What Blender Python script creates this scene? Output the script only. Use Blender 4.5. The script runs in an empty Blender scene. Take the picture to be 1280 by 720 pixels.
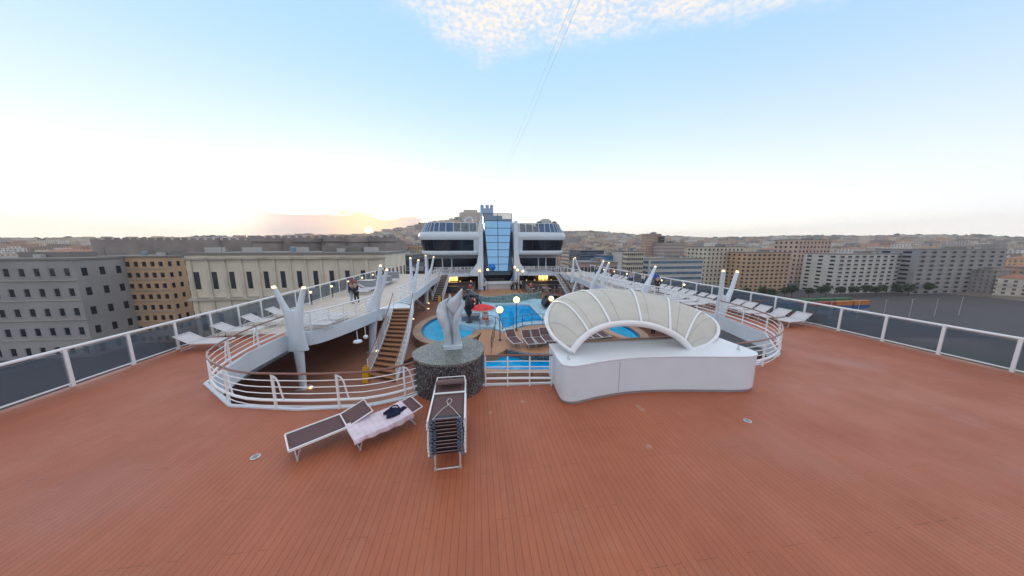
import bpy, bmesh, math, random
from mathutils import Vector, Matrix, noise
R = math.radians
rnd = random.Random(7)
sc = bpy.context.scene
col = sc.collection
# ------------------------------------------------------------------ camera
F = 340.0; VX, VY = 595.0, 307.0; HC = 4.5
PIT = math.atan((360-VY)/F); YAW = math.atan((640-VX)/F*math.cos(PIT))
cam = bpy.data.cameras.new('camera'); camo = bpy.data.objects.new('camera', cam); col.objects.link(camo)
cam.sensor_width = 36; cam.lens = 36*F/1280; cam.clip_start = .05; cam.clip_end = 20000
camo.location = (0, 0, HC); camo.rotation_euler = (R(90)-PIT, 0, -YAW)
sc.camera = camo
FW = Vector((math.sin(YAW)*math.cos(PIT), math.cos(YAW)*math.cos(PIT), -math.sin(PIT)))
RT = Vector((math.cos(YAW), -math.sin(YAW), 0)); UP = RT.cross(FW)
def ray(x, y): return FW + RT*((x-640)/F) + UP*((360-y)/F)
def onz(x, y, z):
    d = ray(x, y); return Vector((0, 0, HC)) + d*((z-HC)/d.z)
def ony(x, y, Y):
    d = ray(x, y); return Vector((0, 0, HC)) + d*(Y/d.y)
# ------------------------------------------------------------------ objects
def thing(name, label, cat, loc=(0, 0, 0), rz=0, group=None):
    o = bpy.data.objects.new(name, None); col.objects.link(o)
    o.location = loc; o.rotation_euler = (0, 0, rz); o['label'] = label; o['category'] = cat
    if group: o['group'] = group
    return o
def tag(o, label, cat, group=None):
    o['label'] = label; o['category'] = cat
    if group: o['group'] = group
    return o
def struct(o): o['kind'] = 'structure'; return o
def stuff(o, label, cat): o['kind'] = 'stuff'; o['label'] = label; o['category'] = cat; return o
class MB:
    def __init__(s): s.v = []; s.f = []
    def add(s, vs, fs):
        k = len(s.v); s.v += [tuple(v) for v in vs]; s.f += [tuple(i+k for i in f) for f in fs]; return s
    def box(s, c, d, rz=0, rx=0, ry=0):
        M = Matrix.Translation(Vector(c)) @ Matrix.Rotation(rz, 4, 'Z') @ Matrix.Rotation(ry, 4, 'Y') @ Matrix.Rotation(rx, 4, 'X')
        vs = [M @ Vector((x*d[0]/2, y*d[1]/2, z*d[2]/2)) for z in (-1, 1) for y in (-1, 1) for x in (-1, 1)]
        return s.add(vs, [(0, 2, 3, 1), (4, 5, 7, 6), (0, 1, 5, 4), (2, 6, 7, 3), (0, 4, 6, 2), (1, 3, 7, 5)])
    def tube(s, pts, r, n=8, closed=False, flat=1.0):
        pts = [Vector(p) for p in pts]; N = len(pts); rs = r if isinstance(r, (list, tuple)) else [r]*N
        rings = []; prev = None
        for i, p in enumerate(pts):
            if closed: t = pts[(i+1) % N]-pts[i-1]
            else: t = pts[min(i+1, N-1)]-pts[max(i-1, 0)]
            t.normalize()
            if prev is None:
                a = Vector((0, 0, 1)) if abs(t.z) < .9 else Vector((1, 0, 0))
                u = t.cross(a).normalized()
            else: u = (prev - t*prev.dot(t)).normalized()
            prev = u; w = t.cross(u)
            rings.append([p + (u*math.cos(2*math.pi*k/n) + w*math.sin(2*math.pi*k/n)*flat)*rs[i] for k in range(n)])
        vs = [v for r_ in rings for v in r_]; fs = []
        for i in range(N if closed else N-1):
            a, b = i*n, ((i+1) % N)*n
            for k in range(n): fs.append((a+k, a+(k+1) % n, b+(k+1) % n, b+k))
        if not closed: fs += [tuple(range(n))[::-1], tuple((N-1)*n+k for k in range(n))]
        return s.add(vs, fs)
    def prism(s, poly, z0, z1):
        n = len(poly); A = sum(poly[i][0]*poly[(i+1) % n][1]-poly[(i+1) % n][0]*poly[i][1] for i in range(n))
        if A < 0: poly = poly[::-1]
        vs = [(p[0], p[1], z0) for p in poly]+[(p[0], p[1], z1) for p in poly]
        fs = [tuple(range(n))[::-1], tuple(range(n, 2*n))]+[(i, (i+1) % n, n+(i+1) % n, n+i) for i in range(n)]
        return s.add(vs, fs)
    def grid(s, rows, closed=False):
        n = len(rows[0]); vs = [v for r_ in rows for v in r_]; fs = []
        for i in range(len(rows)-1):
            for k in range(n if closed else n-1):
                fs.append((i*n+k, i*n+(k+1) % n, (i+1)*n+(k+1) % n, (i+1)*n+k))
        return s.add(vs, fs)
    def lathe(s, prof, c, n=20):
        rows = [[(c[0]+r*math.cos(2*math.pi*k/n), c[1]+r*math.sin(2*math.pi*k/n), c[2]+z) for k in range(n)] for r, z in prof]
        return s.grid(rows, True)
    def ball(s, c, r, n=14, sz=1):
        return s.lathe([(max(r*math.sin(math.pi*i/n), .0005), -r*sz*math.cos(math.pi*i/n)) for i in range(n+1)], c, n+4)
    def build(s, name, m, parent=None, world=False, smooth=False, bevel=0, solid=0, loc=None):
        off = Vector((0, 0, 0))
        if world and parent is not None:
            p = parent
            while p is not None: off += p.location; p = p.parent
        if loc is not None: off = Vector(loc)
        me = bpy.data.meshes.new(name); me.from_pydata([tuple(Vector(v)-off) for v in s.v], [], s.f)
        me.materials.append(m)
        bm = bmesh.new(); bm.from_mesh(me); bmesh.ops.recalc_face_normals(bm, faces=bm.faces); bm.to_mesh(me); bm.free()
        if smooth or bevel:
            me.polygons.foreach_set('use_smooth', [True]*len(me.polygons)); me.set_sharp_from_angle(angle=R(38))
        o = bpy.data.objects.new(name, me); col.objects.link(o)
        if parent is not None: o.parent = parent
        if loc is not None: o.location = loc
        if solid:
            md = o.modifiers.new('solid', 'SOLIDIFY'); md.thickness = solid; md.offset = -1
        if bevel:
            md = o.modifiers.new('bevel', 'BEVEL'); md.width = bevel; md.segments = 2; md.limit_method = 'ANGLE'; md.angle_limit = R(35)
        return o
def kids(o): return [c for c in bpy.data.objects if c.parent == o]
def copy_tree(o, parent=None):
    ch = o.get('_k')
    c = o.copy(); col.objects.link(c); c.parent = parent
    for k in KID.get(o.name, None) or kids(o): copy_tree(k, c)
    return c
KID = {}
def protos(o):
    KID[o.name] = kids(o)
    for c in KID[o.name]: protos(c)
# ------------------------------------------------------------------ materials
MATS = {}
def mat(name, c, rough=.5, metal=0, var=.08, scale=6, bump=0, bscale=60, spec=.5, emit=None, es=1, coat=0):
    if name in MATS: return MATS[name]
    m = bpy.data.materials.new(name); m.use_nodes = True; nt = m.node_tree; n = nt.nodes; L = nt.links
    b = n['Principled BSDF']; b.inputs['Roughness'].default_value = rough; b.inputs['Metallic'].default_value = metal
    b.inputs['Specular IOR Level'].default_value = spec; b.inputs['Coat Weight'].default_value = coat
    tc = n.new('ShaderNodeTexCoord')
    if var:
        t = n.new('ShaderNodeTexNoise'); t.inputs['Scale'].default_value = scale; t.inputs['Detail'].default_value = 5
        L.new(tc.outputs['Object'], t.inputs['Vector'])
        mr = n.new('ShaderNodeMapRange'); mr.inputs[1].default_value = .3; mr.inputs[2].default_value = .7
        mr.inputs[3].default_value = 1-var; mr.inputs[4].default_value = 1+var*.6
        L.new(t.outputs['Fac'], mr.inputs[0])
        mx = n.new('ShaderNodeMix'); mx.data_type = 'RGBA'; mx.blend_type = 'MULTIPLY'; mx.inputs[0].default_value = 1
        mx.inputs[6].default_value = (*c, 1); L.new(mr.outputs[0], mx.inputs[7]); L.new(mx.outputs[2], b.inputs['Base Color'])
        mr2 = n.new('ShaderNodeMapRange'); mr2.inputs[3].default_value = max(rough-.08, .02); mr2.inputs[4].default_value = min(rough+.1, 1)
        L.new(t.outputs['Fac'], mr2.inputs[0]); L.new(mr2.outputs[0], b.inputs['Roughness'])
    else: b.inputs['Base Color'].default_value = (*c, 1)
    if bump:
        t2 = n.new('ShaderNodeTexNoise'); t2.inputs['Scale'].default_value = bscale; t2.inputs['Detail'].default_value = 3
        L.new(tc.outputs['Object'], t2.inputs['Vector'])
        bp = n.new('ShaderNodeBump'); bp.inputs['Strength'].default_value = bump; bp.inputs['Distance'].default_value = .01
        L.new(t2.outputs['Fac'], bp.inputs['Height']); L.new(bp.outputs[0], b.inputs['Normal'])
    if emit:
        b.inputs['Emission Color'].default_value = (*emit, 1); b.inputs['Emission Strength'].default_value = es
    MATS[name] = m; return m
def math_node(nt, op, a, b=None, c=None, clamp=False):
    m = nt.nodes.new('ShaderNodeMath'); m.operation = op; m.use_clamp = clamp
    for i, v in enumerate((a, b, c)):
        if v is None: continue
        if isinstance(v, (int, float)): m.inputs[i].default_value = v
        else: nt.links.new(v, m.inputs[i])
    return m.outputs[0]
def mixc(nt, f, a, b, mode='MIX'):
    m = nt.nodes.new('ShaderNodeMix'); m.data_type = 'RGBA'; m.blend_type = mode
    if isinstance(f, (int, float)): m.inputs[0].default_value = f
    else: nt.links.new(f, m.inputs[0])
    for i, v in ((6, a), (7, b)):
        if isinstance(v, tuple): m.inputs[i].default_value = (*v, 1) if len(v) == 3 else v
        else: nt.links.new(v, m.inputs[i])
    return m.outputs[2]
def mapr(nt, v, a, b, c, d, smooth=False):
    m = nt.nodes.new('ShaderNodeMapRange'); m.inputs[1].default_value = a; m.inputs[2].default_value = b
    m.inputs[3].default_value = c; m.inputs[4].default_value = d
    if smooth: m.interpolation_type = 'SMOOTHSTEP'
    nt.links.new(v, m.inputs[0]); return m.outputs[0]
def tex(nt, kind, vec, scale, **kw):
    t = nt.nodes.new('ShaderNodeTex'+kind); t.inputs['Scale'].default_value = scale
    for k, v in kw.items(): t.inputs[k].default_value = v
    if vec is not None: nt.links.new(vec, t.inputs['Vector'])
    return t
def bumpn(nt, h, strength, dist, bsdf):
    bp = nt.nodes.new('ShaderNodeBump'); bp.inputs['Strength'].default_value = strength; bp.inputs['Distance'].default_value = dist
    nt.links.new(h, bp.inputs['Height']); nt.links.new(bp.outputs[0], bsdf.inputs['Normal'])
def newmat(name, rough=.5):
    m = bpy.data.materials.new(name); m.use_nodes = True; nt = m.node_tree; b = nt.nodes['Principled BSDF']
    b.inputs['Roughness'].default_value = rough; g = nt.nodes.new('ShaderNodeNewGeometry'); return m, nt, b, g
def deck_mat(name, c1, c2, seam, w, stains=()):
    m, nt, b, g = newmat(name, .6); P = g.outputs['Position']
    sx = nt.nodes.new('ShaderNodeSeparateXYZ'); nt.links.new(P, sx.inputs[0])
    u = math_node(nt, 'DIVIDE', sx.outputs[0], w)
    fr = math_node(nt, 'FRACT', u); idx = math_node(nt, 'FLOOR', u)
    d = math_node(nt, 'ABSOLUTE', math_node(nt, 'SUBTRACT', fr, .5))
    wv = tex(nt, 'Noise', P, 1.3, Detail=3)
    line = mapr(nt, d, .458, .480, 0, 1)
    # butt joints every 3 m, shifted per plank
    wn = nt.nodes.new('ShaderNodeTexWhiteNoise'); wn.noise_dimensions = '1D'; nt.links.new(idx, wn.inputs['W'])
    v = math_node(nt, 'FRACT', math_node(nt, 'ADD', math_node(nt, 'DIVIDE', sx.outputs[1], 2.9), math_node(nt, 'MULTIPLY', math_node(nt, 'FLOOR', math_node(nt, 'MULTIPLY', wn.outputs[0], 3)), .333)))
    j = mapr(nt, math_node(nt, 'ABSOLUTE', math_node(nt, 'SUBTRACT', v, .5)), .497, .4995, 0, .6)
    line = math_node(nt, 'MULTIPLY', math_node(nt, 'MAXIMUM', line, j), mapr(nt, wv.outputs['Fac'], .3, .65, .55, 1))
    big = tex(nt, 'Noise', P, .55, Detail=6, Roughness=.6); fine = tex(nt, 'Noise', P, 70, Detail=4)
    mp = nt.nodes.new('ShaderNodeMapping'); mp.inputs['Scale'].default_value = (9, .8, 1); nt.links.new(P, mp.inputs['Vector'])
    grain = tex(nt, 'Noise', mp.outputs[0], 3, Detail=6)
    c = mixc(nt, mapr(nt, big.outputs['Fac'], .35, .65, 0, 1), c1, c2)
    pv = mapr(nt, wn.outputs[0], 0, 1, .965, 1.03); c = mixc(nt, 1, c, pv, 'MULTIPLY')
    c = mixc(nt, 1, c, mapr(nt, grain.outputs['Fac'], .3, .7, .95, 1.04), 'MULTIPLY')
    c = mixc(nt, 1, c, mapr(nt, fine.outputs['Fac'], .3, .7, .82, 1.16), 'MULTIPLY')
    wear = tex(nt, 'Noise', P, .9, Detail=8, Roughness=.7, Distortion=.6); c = mixc(nt, mapr(nt, wear.outputs['Fac'], .56, .75, 0, .16), c, (.52, .32, .22))
    damp = tex(nt, 'Noise', P, .33, Detail=5); c = mixc(nt, mapr(nt, damp.outputs['Fac'], .56, .66, 0, .08), c, tuple(x*.4 for x in c1))
    sp = tex(nt, 'Noise', P, 14, Detail=5); c = mixc(nt, mapr(nt, sp.outputs['Fac'], .66, .74, 0, .35), c, tuple(x*.45 for x in c1))
    for (x, y, r) in stains:
        ds = nt.nodes.new('ShaderNodeVectorMath'); ds.operation = 'DISTANCE'; nt.links.new(P, ds.inputs[0]); ds.inputs[1].default_value = (x, y, 0)
        dd = math_node(nt, 'ADD', ds.outputs['Value'], math_node(nt, 'MULTIPLY', math_node(nt, 'SUBTRACT', sp.outputs['Fac'], .5), .12))
        c = mixc(nt, mapr(nt, dd, r*.4, r, .4, 0), c, (.5, .38, .3))
    c = mixc(nt, math_node(nt, 'MULTIPLY', line, .8), c, seam)
    nt.links.new(c, b.inputs['Base Color'])
    nt.links.new(math_node(nt, 'SUBTRACT', mapr(nt, big.outputs['Fac'], .3, .7, .40, .62), mapr(nt, damp.outputs['Fac'], .54, .64, 0, .14)), b.inputs['Roughness'])
    h = math_node(nt, 'SUBTRACT', math_node(nt, 'MULTIPLY', fine.outputs['Fac'], .25), line)
    bumpn(nt, h, .5, .004, b); return m
def granite_mat(name, base, dark, light, sc_=55):
    m, nt, b, g = newmat(name, .35); P = g.outputs['Position']
    v1 = tex(nt, 'Voronoi', P, sc_); v2 = tex(nt, 'Noise', P, sc_*1.4, Detail=2); v3 = tex(nt, 'Noise', P, 3, Detail=4)
    s = nt.nodes.new('ShaderNodeSeparateColor'); nt.links.new(v1.outputs['Color'], s.inputs[0])
    c = mixc(nt, mapr(nt, s.outputs[0], .55, .6, 0, 1), base, dark)
    c = mixc(nt, mapr(nt, s.outputs[1], .78, .82, 0, 1), c, light)
    c = mixc(nt, 1, c, mapr(nt, v2.outputs['Fac'], .3, .7, .6, 1.35), 'MULTIPLY')
    c = mixc(nt, 1, c, mapr(nt, v3.outputs['Fac'], .3, .7, .85, 1.1), 'MULTIPLY')
    nt.links.new(c, b.inputs['Base Color']); bumpn(nt, v2.outputs['Fac'], .15, .004, b); return m
def tile_mat(name, a, b_, scale, grout, rough=.3):
    m, nt, b, g = newmat(name, rough); P = g.outputs['Position']
    t = tex(nt, 'Brick', P, scale); t.offset = 0; t.inputs['Color1'].default_value = (*a, 1); t.inputs['Color2'].default_value = (*b_, 1)
    t.inputs['Mortar'].default_value = (*grout, 1); t.inputs['Mortar Size'].default_value = .02; t.inputs['Brick Width'].default_value = .5; t.inputs['Row Height'].default_value = .5
    n2 = tex(nt, 'Noise', P, 1.2, Detail=4)
    nt.links.new(mixc(nt, 1, t.outputs[0], mapr(nt, n2.outputs['Fac'], .3, .7, .8, 1.1), 'MULTIPLY'), b.inputs['Base Color']); return m
def water_mat(name, c, c2, bump=.25, sc_=2.2):
    m, nt, b, g = newmat(name, .04); P = g.outputs['Position']
    n1 = tex(nt, 'Noise', P, sc_, Detail=3, Distortion=.4); n2 = tex(nt, 'Noise', P, .5, Detail=3)
    v = tex(nt, 'Voronoi', P, 1.6); v.feature = 'SMOOTH_F1'
    cc = mixc(nt, mapr(nt, n2.outputs['Fac'], .35, .65, 0, 1), c, c2)
    cc = mixc(nt, 1, cc, mapr(nt, n1.outputs['Fac'], .35, .65, .85, 1.15), 'MULTIPLY')
    nt.links.new(cc, b.inputs['Base Color']); bumpn(nt, n1.outputs['Fac'], bump, .05, b); b.inputs['IOR'].default_value = 1.33; b.inputs['Specular IOR Level'].default_value = .3; return m
def city_mat(name, cols, island=False):
    """plaster fronts with rows of windows in metres of the wall itself; colour differs per building"""
    m, nt, b, g = newmat(name, .85); P = g.outputs['Position']; N = g.outputs['Normal']
    if island: r = g.outputs['Random Per Island']
    else: r = nt.nodes.new('ShaderNodeObjectInfo').outputs['Random']
    cr = nt.nodes.new('ShaderNodeValToRGB'); cr.color_ramp.interpolation = 'CONSTANT'
    for i, c in enumerate(cols):
        e = cr.color_ramp.elements[i] if i < 2 else cr.color_ramp.elements.new(i/len(cols))
        e.position = i/len(cols); e.color = (*c, 1)
    nt.links.new(r, cr.inputs[0])
    sn = nt.nodes.new('ShaderNodeSeparateXYZ'); nt.links.new(N, sn.inputs[0]); sp = nt.nodes.new('ShaderNodeSeparateXYZ'); nt.links.new(P, sp.inputs[0])
    u = math_node(nt, 'SUBTRACT', math_node(nt, 'MULTIPLY', sp.outputs[1], sn.outputs[0]), math_node(nt, 'MULTIPLY', sp.outputs[0], sn.outputs[1]))
    su = math_node(nt, 'ADD', 2.7, math_node(nt, 'MULTIPLY', r, 1.6))
    fu = math_node(nt, 'ABSOLUTE', math_node(nt, 'SUBTRACT', math_node(nt, 'FRACT', math_node(nt, 'DIVIDE', u, su)), .5))
    fv = math_node(nt, 'ABSOLUTE', math_node(nt, 'SUBTRACT', math_node(nt, 'FRACT', math_node(nt, 'DIVIDE', sp.outputs[2], 3.4)), .5))
    w = math_node(nt, 'MULTIPLY', math_node(nt, 'LESS_THAN', fu, .2), math_node(nt, 'LESS_THAN', fv, .27))
    w = math_node(nt, 'MULTIPLY', w, math_node(nt, 'LESS_THAN', math_node(nt, 'ABSOLUTE', sn.outputs[2]), .4))
    led = math_node(nt, 'MULTIPLY', math_node(nt, 'GREATER_THAN', fv, .46), math_node(nt, 'LESS_THAN', math_node(nt, 'ABSOLUTE', sn.outputs[2]), .4))
    n1 = tex(nt, 'Noise', P, .12, Detail=6)
    c = mixc(nt, 1, cr.outputs[0], mapr(nt, n1.outputs['Fac'], .3, .7, .75, 1.15), 'MULTIPLY')
    c = mixc(nt, math_node(nt, 'MULTIPLY', led, .4), c, (.2, .18, .16))
    roof = mixc(nt, mapr(nt, r, .4, .45, 0, 1), (.26, .13, .08), (.2, .19, .18))
    c = mixc(nt, math_node(nt, 'GREATER_THAN', sn.outputs[2], .4), c, roof)
    c = mixc(nt, w, c, (.13, .125, .125)); nt.links.new(c, b.inputs['Base Color'])
    nt.links.new(mapr(nt, w, 0, 1, .85, .3), b.inputs['Roughness']); return m
WHITE = mat('white_paint', (.67, .78, .88), .3, var=.035, scale=1.5)
WHITE2 = mat('white_hull_paint', (.66, .75, .83), .4, var=.07, scale=.7)
TUBEW = mat('white_tube', (.82, .86, .90), .3, var=.04, scale=3)
ALU = mat('brushed_alu', (.66, .67, .69), .33, metal=.6, var=.1, scale=20)
TEAKRAIL = mat('varnished_handrail', (.22, .10, .075), .3, var=.25, scale=12, coat=.3)
BROWNTEX = mat('brown_mesh_fabric', (.125, .072, .078), .8, var=.15, scale=120, bump=.3, bscale=400)
BLUEPLAST = mat('blue_grey_plastic', (.10, .15, .22), .45, var=.15)
WHITETEX = mat('white_mesh_fabric', (.62, .62, .64), .7, var=.1, scale=60)
FABRIC = mat('canvas_cream', (.58, .575, .53), .85, var=.07, scale=2, bump=.2, bscale=160)
MARBLE = mat('statue_resin', (.52, .62, .70), .35, var=.22, scale=2.6, bump=.12, bscale=14)
BLACK = mat('black_paint', (.018, .02, .026), .35, var=.2)
DARKGREY = mat('dark_grey', (.045, .05, .06), .4, var=.2)
DKGLASS = mat('tinted_window', (.012, .02, .035), .06, var=.3, scale=.8)
BLUEGLASS = mat('blue_glass_screen', (.07, .13, .24), .08, metal=.35, var=.2, scale=.9)
RED = mat('red_canvas', (.74, .05, .06), .7, var=.1)
YELLOW = mat('yellow_plastic', (.75, .42, .01), .4, var=.1)
NAVY = mat('navy_cloth', (.012, .016, .055), .9, var=.35, scale=18, bump=.5, bscale=60)
WOOD = mat('teak_wood', (.34, .17, .085), .55, var=.2, scale=9)
STONE = mat('beige_stone', (.42, .38, .32), .85, var=.15, scale=.25)
TERR = mat('terracotta', (.30, .14, .08), .8, var=.2, scale=.5)
GREYW = mat('grey_castle_stone', (.30, .27, .26), .9, var=.3, scale=.12)
LAMP = mat('globe_glow', (1, .9, .7), .4, var=0, emit=(1, .66, .24), es=.8)
TIPL = mat('tip_lamp_glow', (1, .85, .6), .4, var=0, emit=(1, .70, .30), es=.95)
AMBER = mat('lit_amber_window', (1, .6, .2), .4, var=.3, scale=3, emit=(1, .55, .12), es=1.5)
SKIN = mat('skin', (.48, .28, .20), .5, var=.06)
HAIRD = mat('dark_hair', (.02, .014, .01), .6, var=.2); HAIRR = mat('auburn_hair', (.22, .05, .02), .6, var=.2)
NEAR = deck_mat('near_deck_planks', (.44, .130, .060), (.385, .114, .054), (.06, .02, .014), .118,
    stains=[(*onz(798, 508, 0).xy, .10), (*onz(803, 512, 0).xy, .11), (*onz(811, 558, 0).xy, .10), (*onz(654, 502, 0).xy, .09), (*onz(613, 516, 0).xy, .08)])
LOWD = deck_mat('pool_deck_planks', (.33, .15, .10), (.28, .13, .09), (.12, .06, .04), .12)
TERRD = deck_mat('terrace_planks', (.50, .27, .15), (.44, .23, .125), (.16, .08, .05), .14)
WALKD = mat('walkway_floor', (.62, .56, .49), .6, var=.12, scale=1.2, bump=.2)
GRAN = granite_mat('plinth_granite', (.042, .050, .060), (.014, .017, .022), (.26, .27, .27), 46)
GRANT = granite_mat('plinth_top_granite', (.15, .17, .16), (.07, .08, .08), (.34, .35, .32), 50)
MOSA = granite_mat('mosaic_wall', (.22, .33, .31), (.09, .15, .16), (.34, .42, .38), 12)
POOLW = water_mat('pool_water', (.0, .38, .78), (.0, .29, .68))
TILEB = tile_mat('pale_blue_tiles', (.40, .69, .86), (.46, .74, .88), 4, (.45, .65, .78))
TILEC = tile_mat('pool_coping', (.50, .34, .24), (.46, .31, .22), 3, (.30, .2, .14), .5)
CITYC = [(.74, .64, .50), (.54, .36, .26), (.80, .76, .70), (.32, .30, .30), (.68, .42, .28), (.50, .46, .45), (.78, .64, .46), (.34, .25, .20), (.72, .69, .68), (.62, .49, .37)]
CITYM = city_mat('plaster_houses', CITYC); CITYI = city_mat('plaster_houses_far', CITYC, True)
ROOFT = mat('roof_tiles', (.40, .20, .13), .85, var=.3, scale=.3)
# ------------------------------------------------------------------ world, sun
exec_sun_px = (460, 287)
d = ray(*exec_sun_px); SAZ = math.atan2(d.x, d.y); SEL = math.atan2(d.z, math.hypot(d.x, d.y))
SEL = max(SEL, R(3.0))
w = bpy.data.worlds.new('World'); sc.world = w; w.use_nodes = True; nt = w.node_tree
bg = nt.nodes['Background']
sky = nt.nodes.new('ShaderNodeTexSky'); sky.sky_type = 'NISHITA'; sky.sun_disc = False
sky.sun_elevation = SEL; sky.sun_rotation = SAZ; sky.altitude = 40; sky.air_density = 1.0; sky.dust_density = .6; sky.ozone_density = 2.0
tc = nt.nodes.new('ShaderNodeTexCoord'); D = tc.outputs['Generated']
sx = nt.nodes.new('ShaderNodeSeparateXYZ'); nt.links.new(D, sx.inputs[0])
zc = math_node(nt, 'MAXIMUM', sx.outputs[2], .02)
px_ = math_node(nt, 'DIVIDE', sx.outputs[0], zc); py_ = math_node(nt, 'DIVIDE', sx.outputs[1], zc)
cb = nt.nodes.new('ShaderNodeCombineXYZ'); nt.links.new(px_, cb.inputs[0]); nt.links.new(py_, cb.inputs[1]); PP = cb.outputs[0]
def pl(x, y): d_ = ray(x, y); return (d_.x/d_.z, d_.y/d_.z)
def side(a, b):   # signed distance in the cloud layer, positive towards the observer's side
    (x1, y1), (x2, y2) = a, b; nx, ny = (y2-y1), -(x2-x1); l = math.hypot(nx, ny); nx /= l; ny /= l
    c = -(nx*x1+ny*y1); q = pl(660, -20)
    if nx*q[0]+ny*q[1]+c < 0: nx, ny, c = -nx, -ny, -c
    return math_node(nt, 'ADD', math_node(nt, 'ADD', math_node(nt, 'MULTIPLY', px_, nx), math_node(nt, 'MULTIPLY', py_, ny)), c)
s1 = side(pl(485, 0), pl(598, 70)); s2 = side(pl(640, 68), pl(850, 30))
sd = math_node(nt, 'MINIMUM', s1, s2)
n1 = tex(nt, 'Noise', PP, 4.5, Detail=8, Roughness=.62); n2 = tex(nt, 'Noise', PP, 38, Detail=5, Roughness=.6)
vo = tex(nt, 'Voronoi', PP, 30)
edge = math_node(nt, 'ADD', sd, math_node(nt, 'MULTIPLY', math_node(nt, 'SUBTRACT', n1.outputs['Fac'], .5), .35))
m1 = mapr(nt, edge, -.10, .20, 0, 1, True)
tx = mapr(nt, math_node(nt, 'ADD', math_node(nt, 'MULTIPLY', n2.outputs['Fac'], .75), math_node(nt, 'MULTIPLY', n1.outputs['Fac'], .35)), .42, .66, 0, 1, True)
cm = math_node(nt, 'MULTIPLY', m1, mapr(nt, tx, 0, 1, .55, 1))
skyc = mixc(nt, 1, sky.outputs[0], (1.0, 1.0, 1.0), 'MULTIPLY')
# evening veil: thin high haze, brightest low in the sky
veil = mapr(nt, sx.outputs[2], -.02, .62, 1, 0, False)
veil2 = math_node(nt, 'POWER', veil, 1.6)
skyc = mixc(nt, 1, skyc, (1, 1, 1), 'MULTIPLY')
hz = mixc(nt, math_node(nt, 'POWER', veil, 2.0), (1.6, 2.75, 3.95), (6.6, 6.1, 5.2))
toS = math_node(nt, 'ADD', math_node(nt, 'MULTIPLY', sx.outputs[0], math.sin(SAZ)), math_node(nt, 'MULTIPLY', sx.outputs[1], math.cos(SAZ)))
hz = mixc(nt, 1, hz, mixc(nt, mapr(nt, toS, -1, .6, 0, 1), (.58, .70, .92), (1.06, 1.0, .96)), 'MULTIPLY')
skyc = mixc(nt, 1, mixc(nt, 1, skyc, (.16, .20, .26), 'MULTIPLY'), hz, 'ADD')
skyc = mixc(nt, math_node(nt, 'MULTIPLY', cm, .85), skyc, mixc(nt, tx, (3.2, 3.3, 3.6), (4.7, 3.95, 3.2)))
# band of evening cloud low over the hills
mp = nt.nodes.new('ShaderNodeMapping'); mp.inputs['Scale'].default_value = (3.2, 3.2, 14); nt.links.new(D, mp.inputs['Vector'])
n3 = tex(nt, 'Noise', mp.outputs[0], 2.2, Detail=6, Roughness=.55)
top = math_node(nt, 'SUBTRACT', math_node(nt, 'ADD', .040, math_node(nt, 'MULTIPLY', n3.outputs['Fac'], .125)), sx.outputs[2])
bm_ = math_node(nt, 'MULTIPLY', mapr(nt, top, 0, .012, 0, 1, True), mapr(nt, toS, .945, .985, 0, 1, True))
dsun = nt.nodes.new('ShaderNodeVectorMath'); dsun.operation = 'DOT_PRODUCT'; nt.links.new(D, dsun.inputs[0])
e_ = ray(461, 288).normalized(); dsun.inputs[1].default_value = e_
glow = mapr(nt, dsun.outputs['Value'], .990, .9998, 0, 1, True); core = mapr(nt, dsun.outputs['Value'],   .99990, .99999, 0, 1, True)
bandc = mixc(nt, glow, mixc(nt, mapr(nt, n3.outputs['Fac'], .35, .65, 0, 1), (3.1, 2.35, 2.5), (4.4, 2.9, 2.35)), (4.6, 2.9, 1.7))
skyc = mixc(nt, math_node(nt, 'MULTIPLY', bm_, .8), skyc, bandc)
halo = math_node(nt, 'POWER', mapr(nt, dsun.outputs['Value'], .975, 1.0, 0, 1), 5)
skyc = mixc(nt, 1, skyc, mixc(nt, halo, (0, 0, 0), (1.8, .9, .15)), 'ADD')
skyc = mixc(nt, core, skyc, (22, 16, 6))
nt.links.new(skyc, bg.inputs['Color']); bg.inputs['Strength'].default_value = .11
sun = bpy.data.lights.new('sun', 'SUN'); so = bpy.data.objects.new('sun', sun); col.objects.link(so)
sun.energy = .5; sun.angle = R(3); sun.color = (1, .72, .48)
sv = Vector((math.sin(SAZ)*math.cos(SEL), math.cos(SAZ)*math.cos(SEL), math.sin(SEL)))
so.rotation_euler = sv.to_track_quat('Z', 'Y').to_euler()
sc.view_settings.view_transform = 'Standard'; sc.view_settings.look = 'None'; sc.view_settings.exposure = 1.25; sc.view_settings.gamma = 1
sc.cycles.use_denoising = True; sc.cycles.max_bounces = 6; sc.cycles.diffuse_bounces = 3; sc.cycles.glossy_bounces = 3; sc.cycles.transparent_max_bounces = 6
sc.cycles.volume_bounces = 0
PD = -2.8     # pool deck level
# ------------------------------------------------------------------ railings
def offs(path, d_):
    out = []
    for i, p in enumerate(path):
        a = Vector(path[max(i-1, 0)][:2]); b = Vector(path[min(i+1, len(path)-1)][:2]); t = (b-a).normalized()
        out.append((p[0]-t.y*d_, p[1]+t.x*d_))
    return out
def resample(path, step):
    out = []; P = [Vector(p) for p in path]
    for a, b in zip(P, P[1:]):
        n = max(1, round((b-a).length/step)); out += [a.lerp(b, k/n) for k in range(n)]
    return out+[P[-1]]
def smooth_path(pts, n=6):
    P = [Vector(p) for p in pts]; out = []
    for i in range(len(P)-1):
        p0, p1, p2, p3 = P[max(i-1, 0)], P[i], P[i+1], P[min(i+2, len(P)-1)]
        for k in range(n):
            t = k/n
            out.append(.5*((2*p1)+(p2-p0)*t+(2*p0-5*p1+4*p2-p3)*t*t+(3*p1-p0-3*p2+p3)*t**3))
    return out+[P[-1]]
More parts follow.
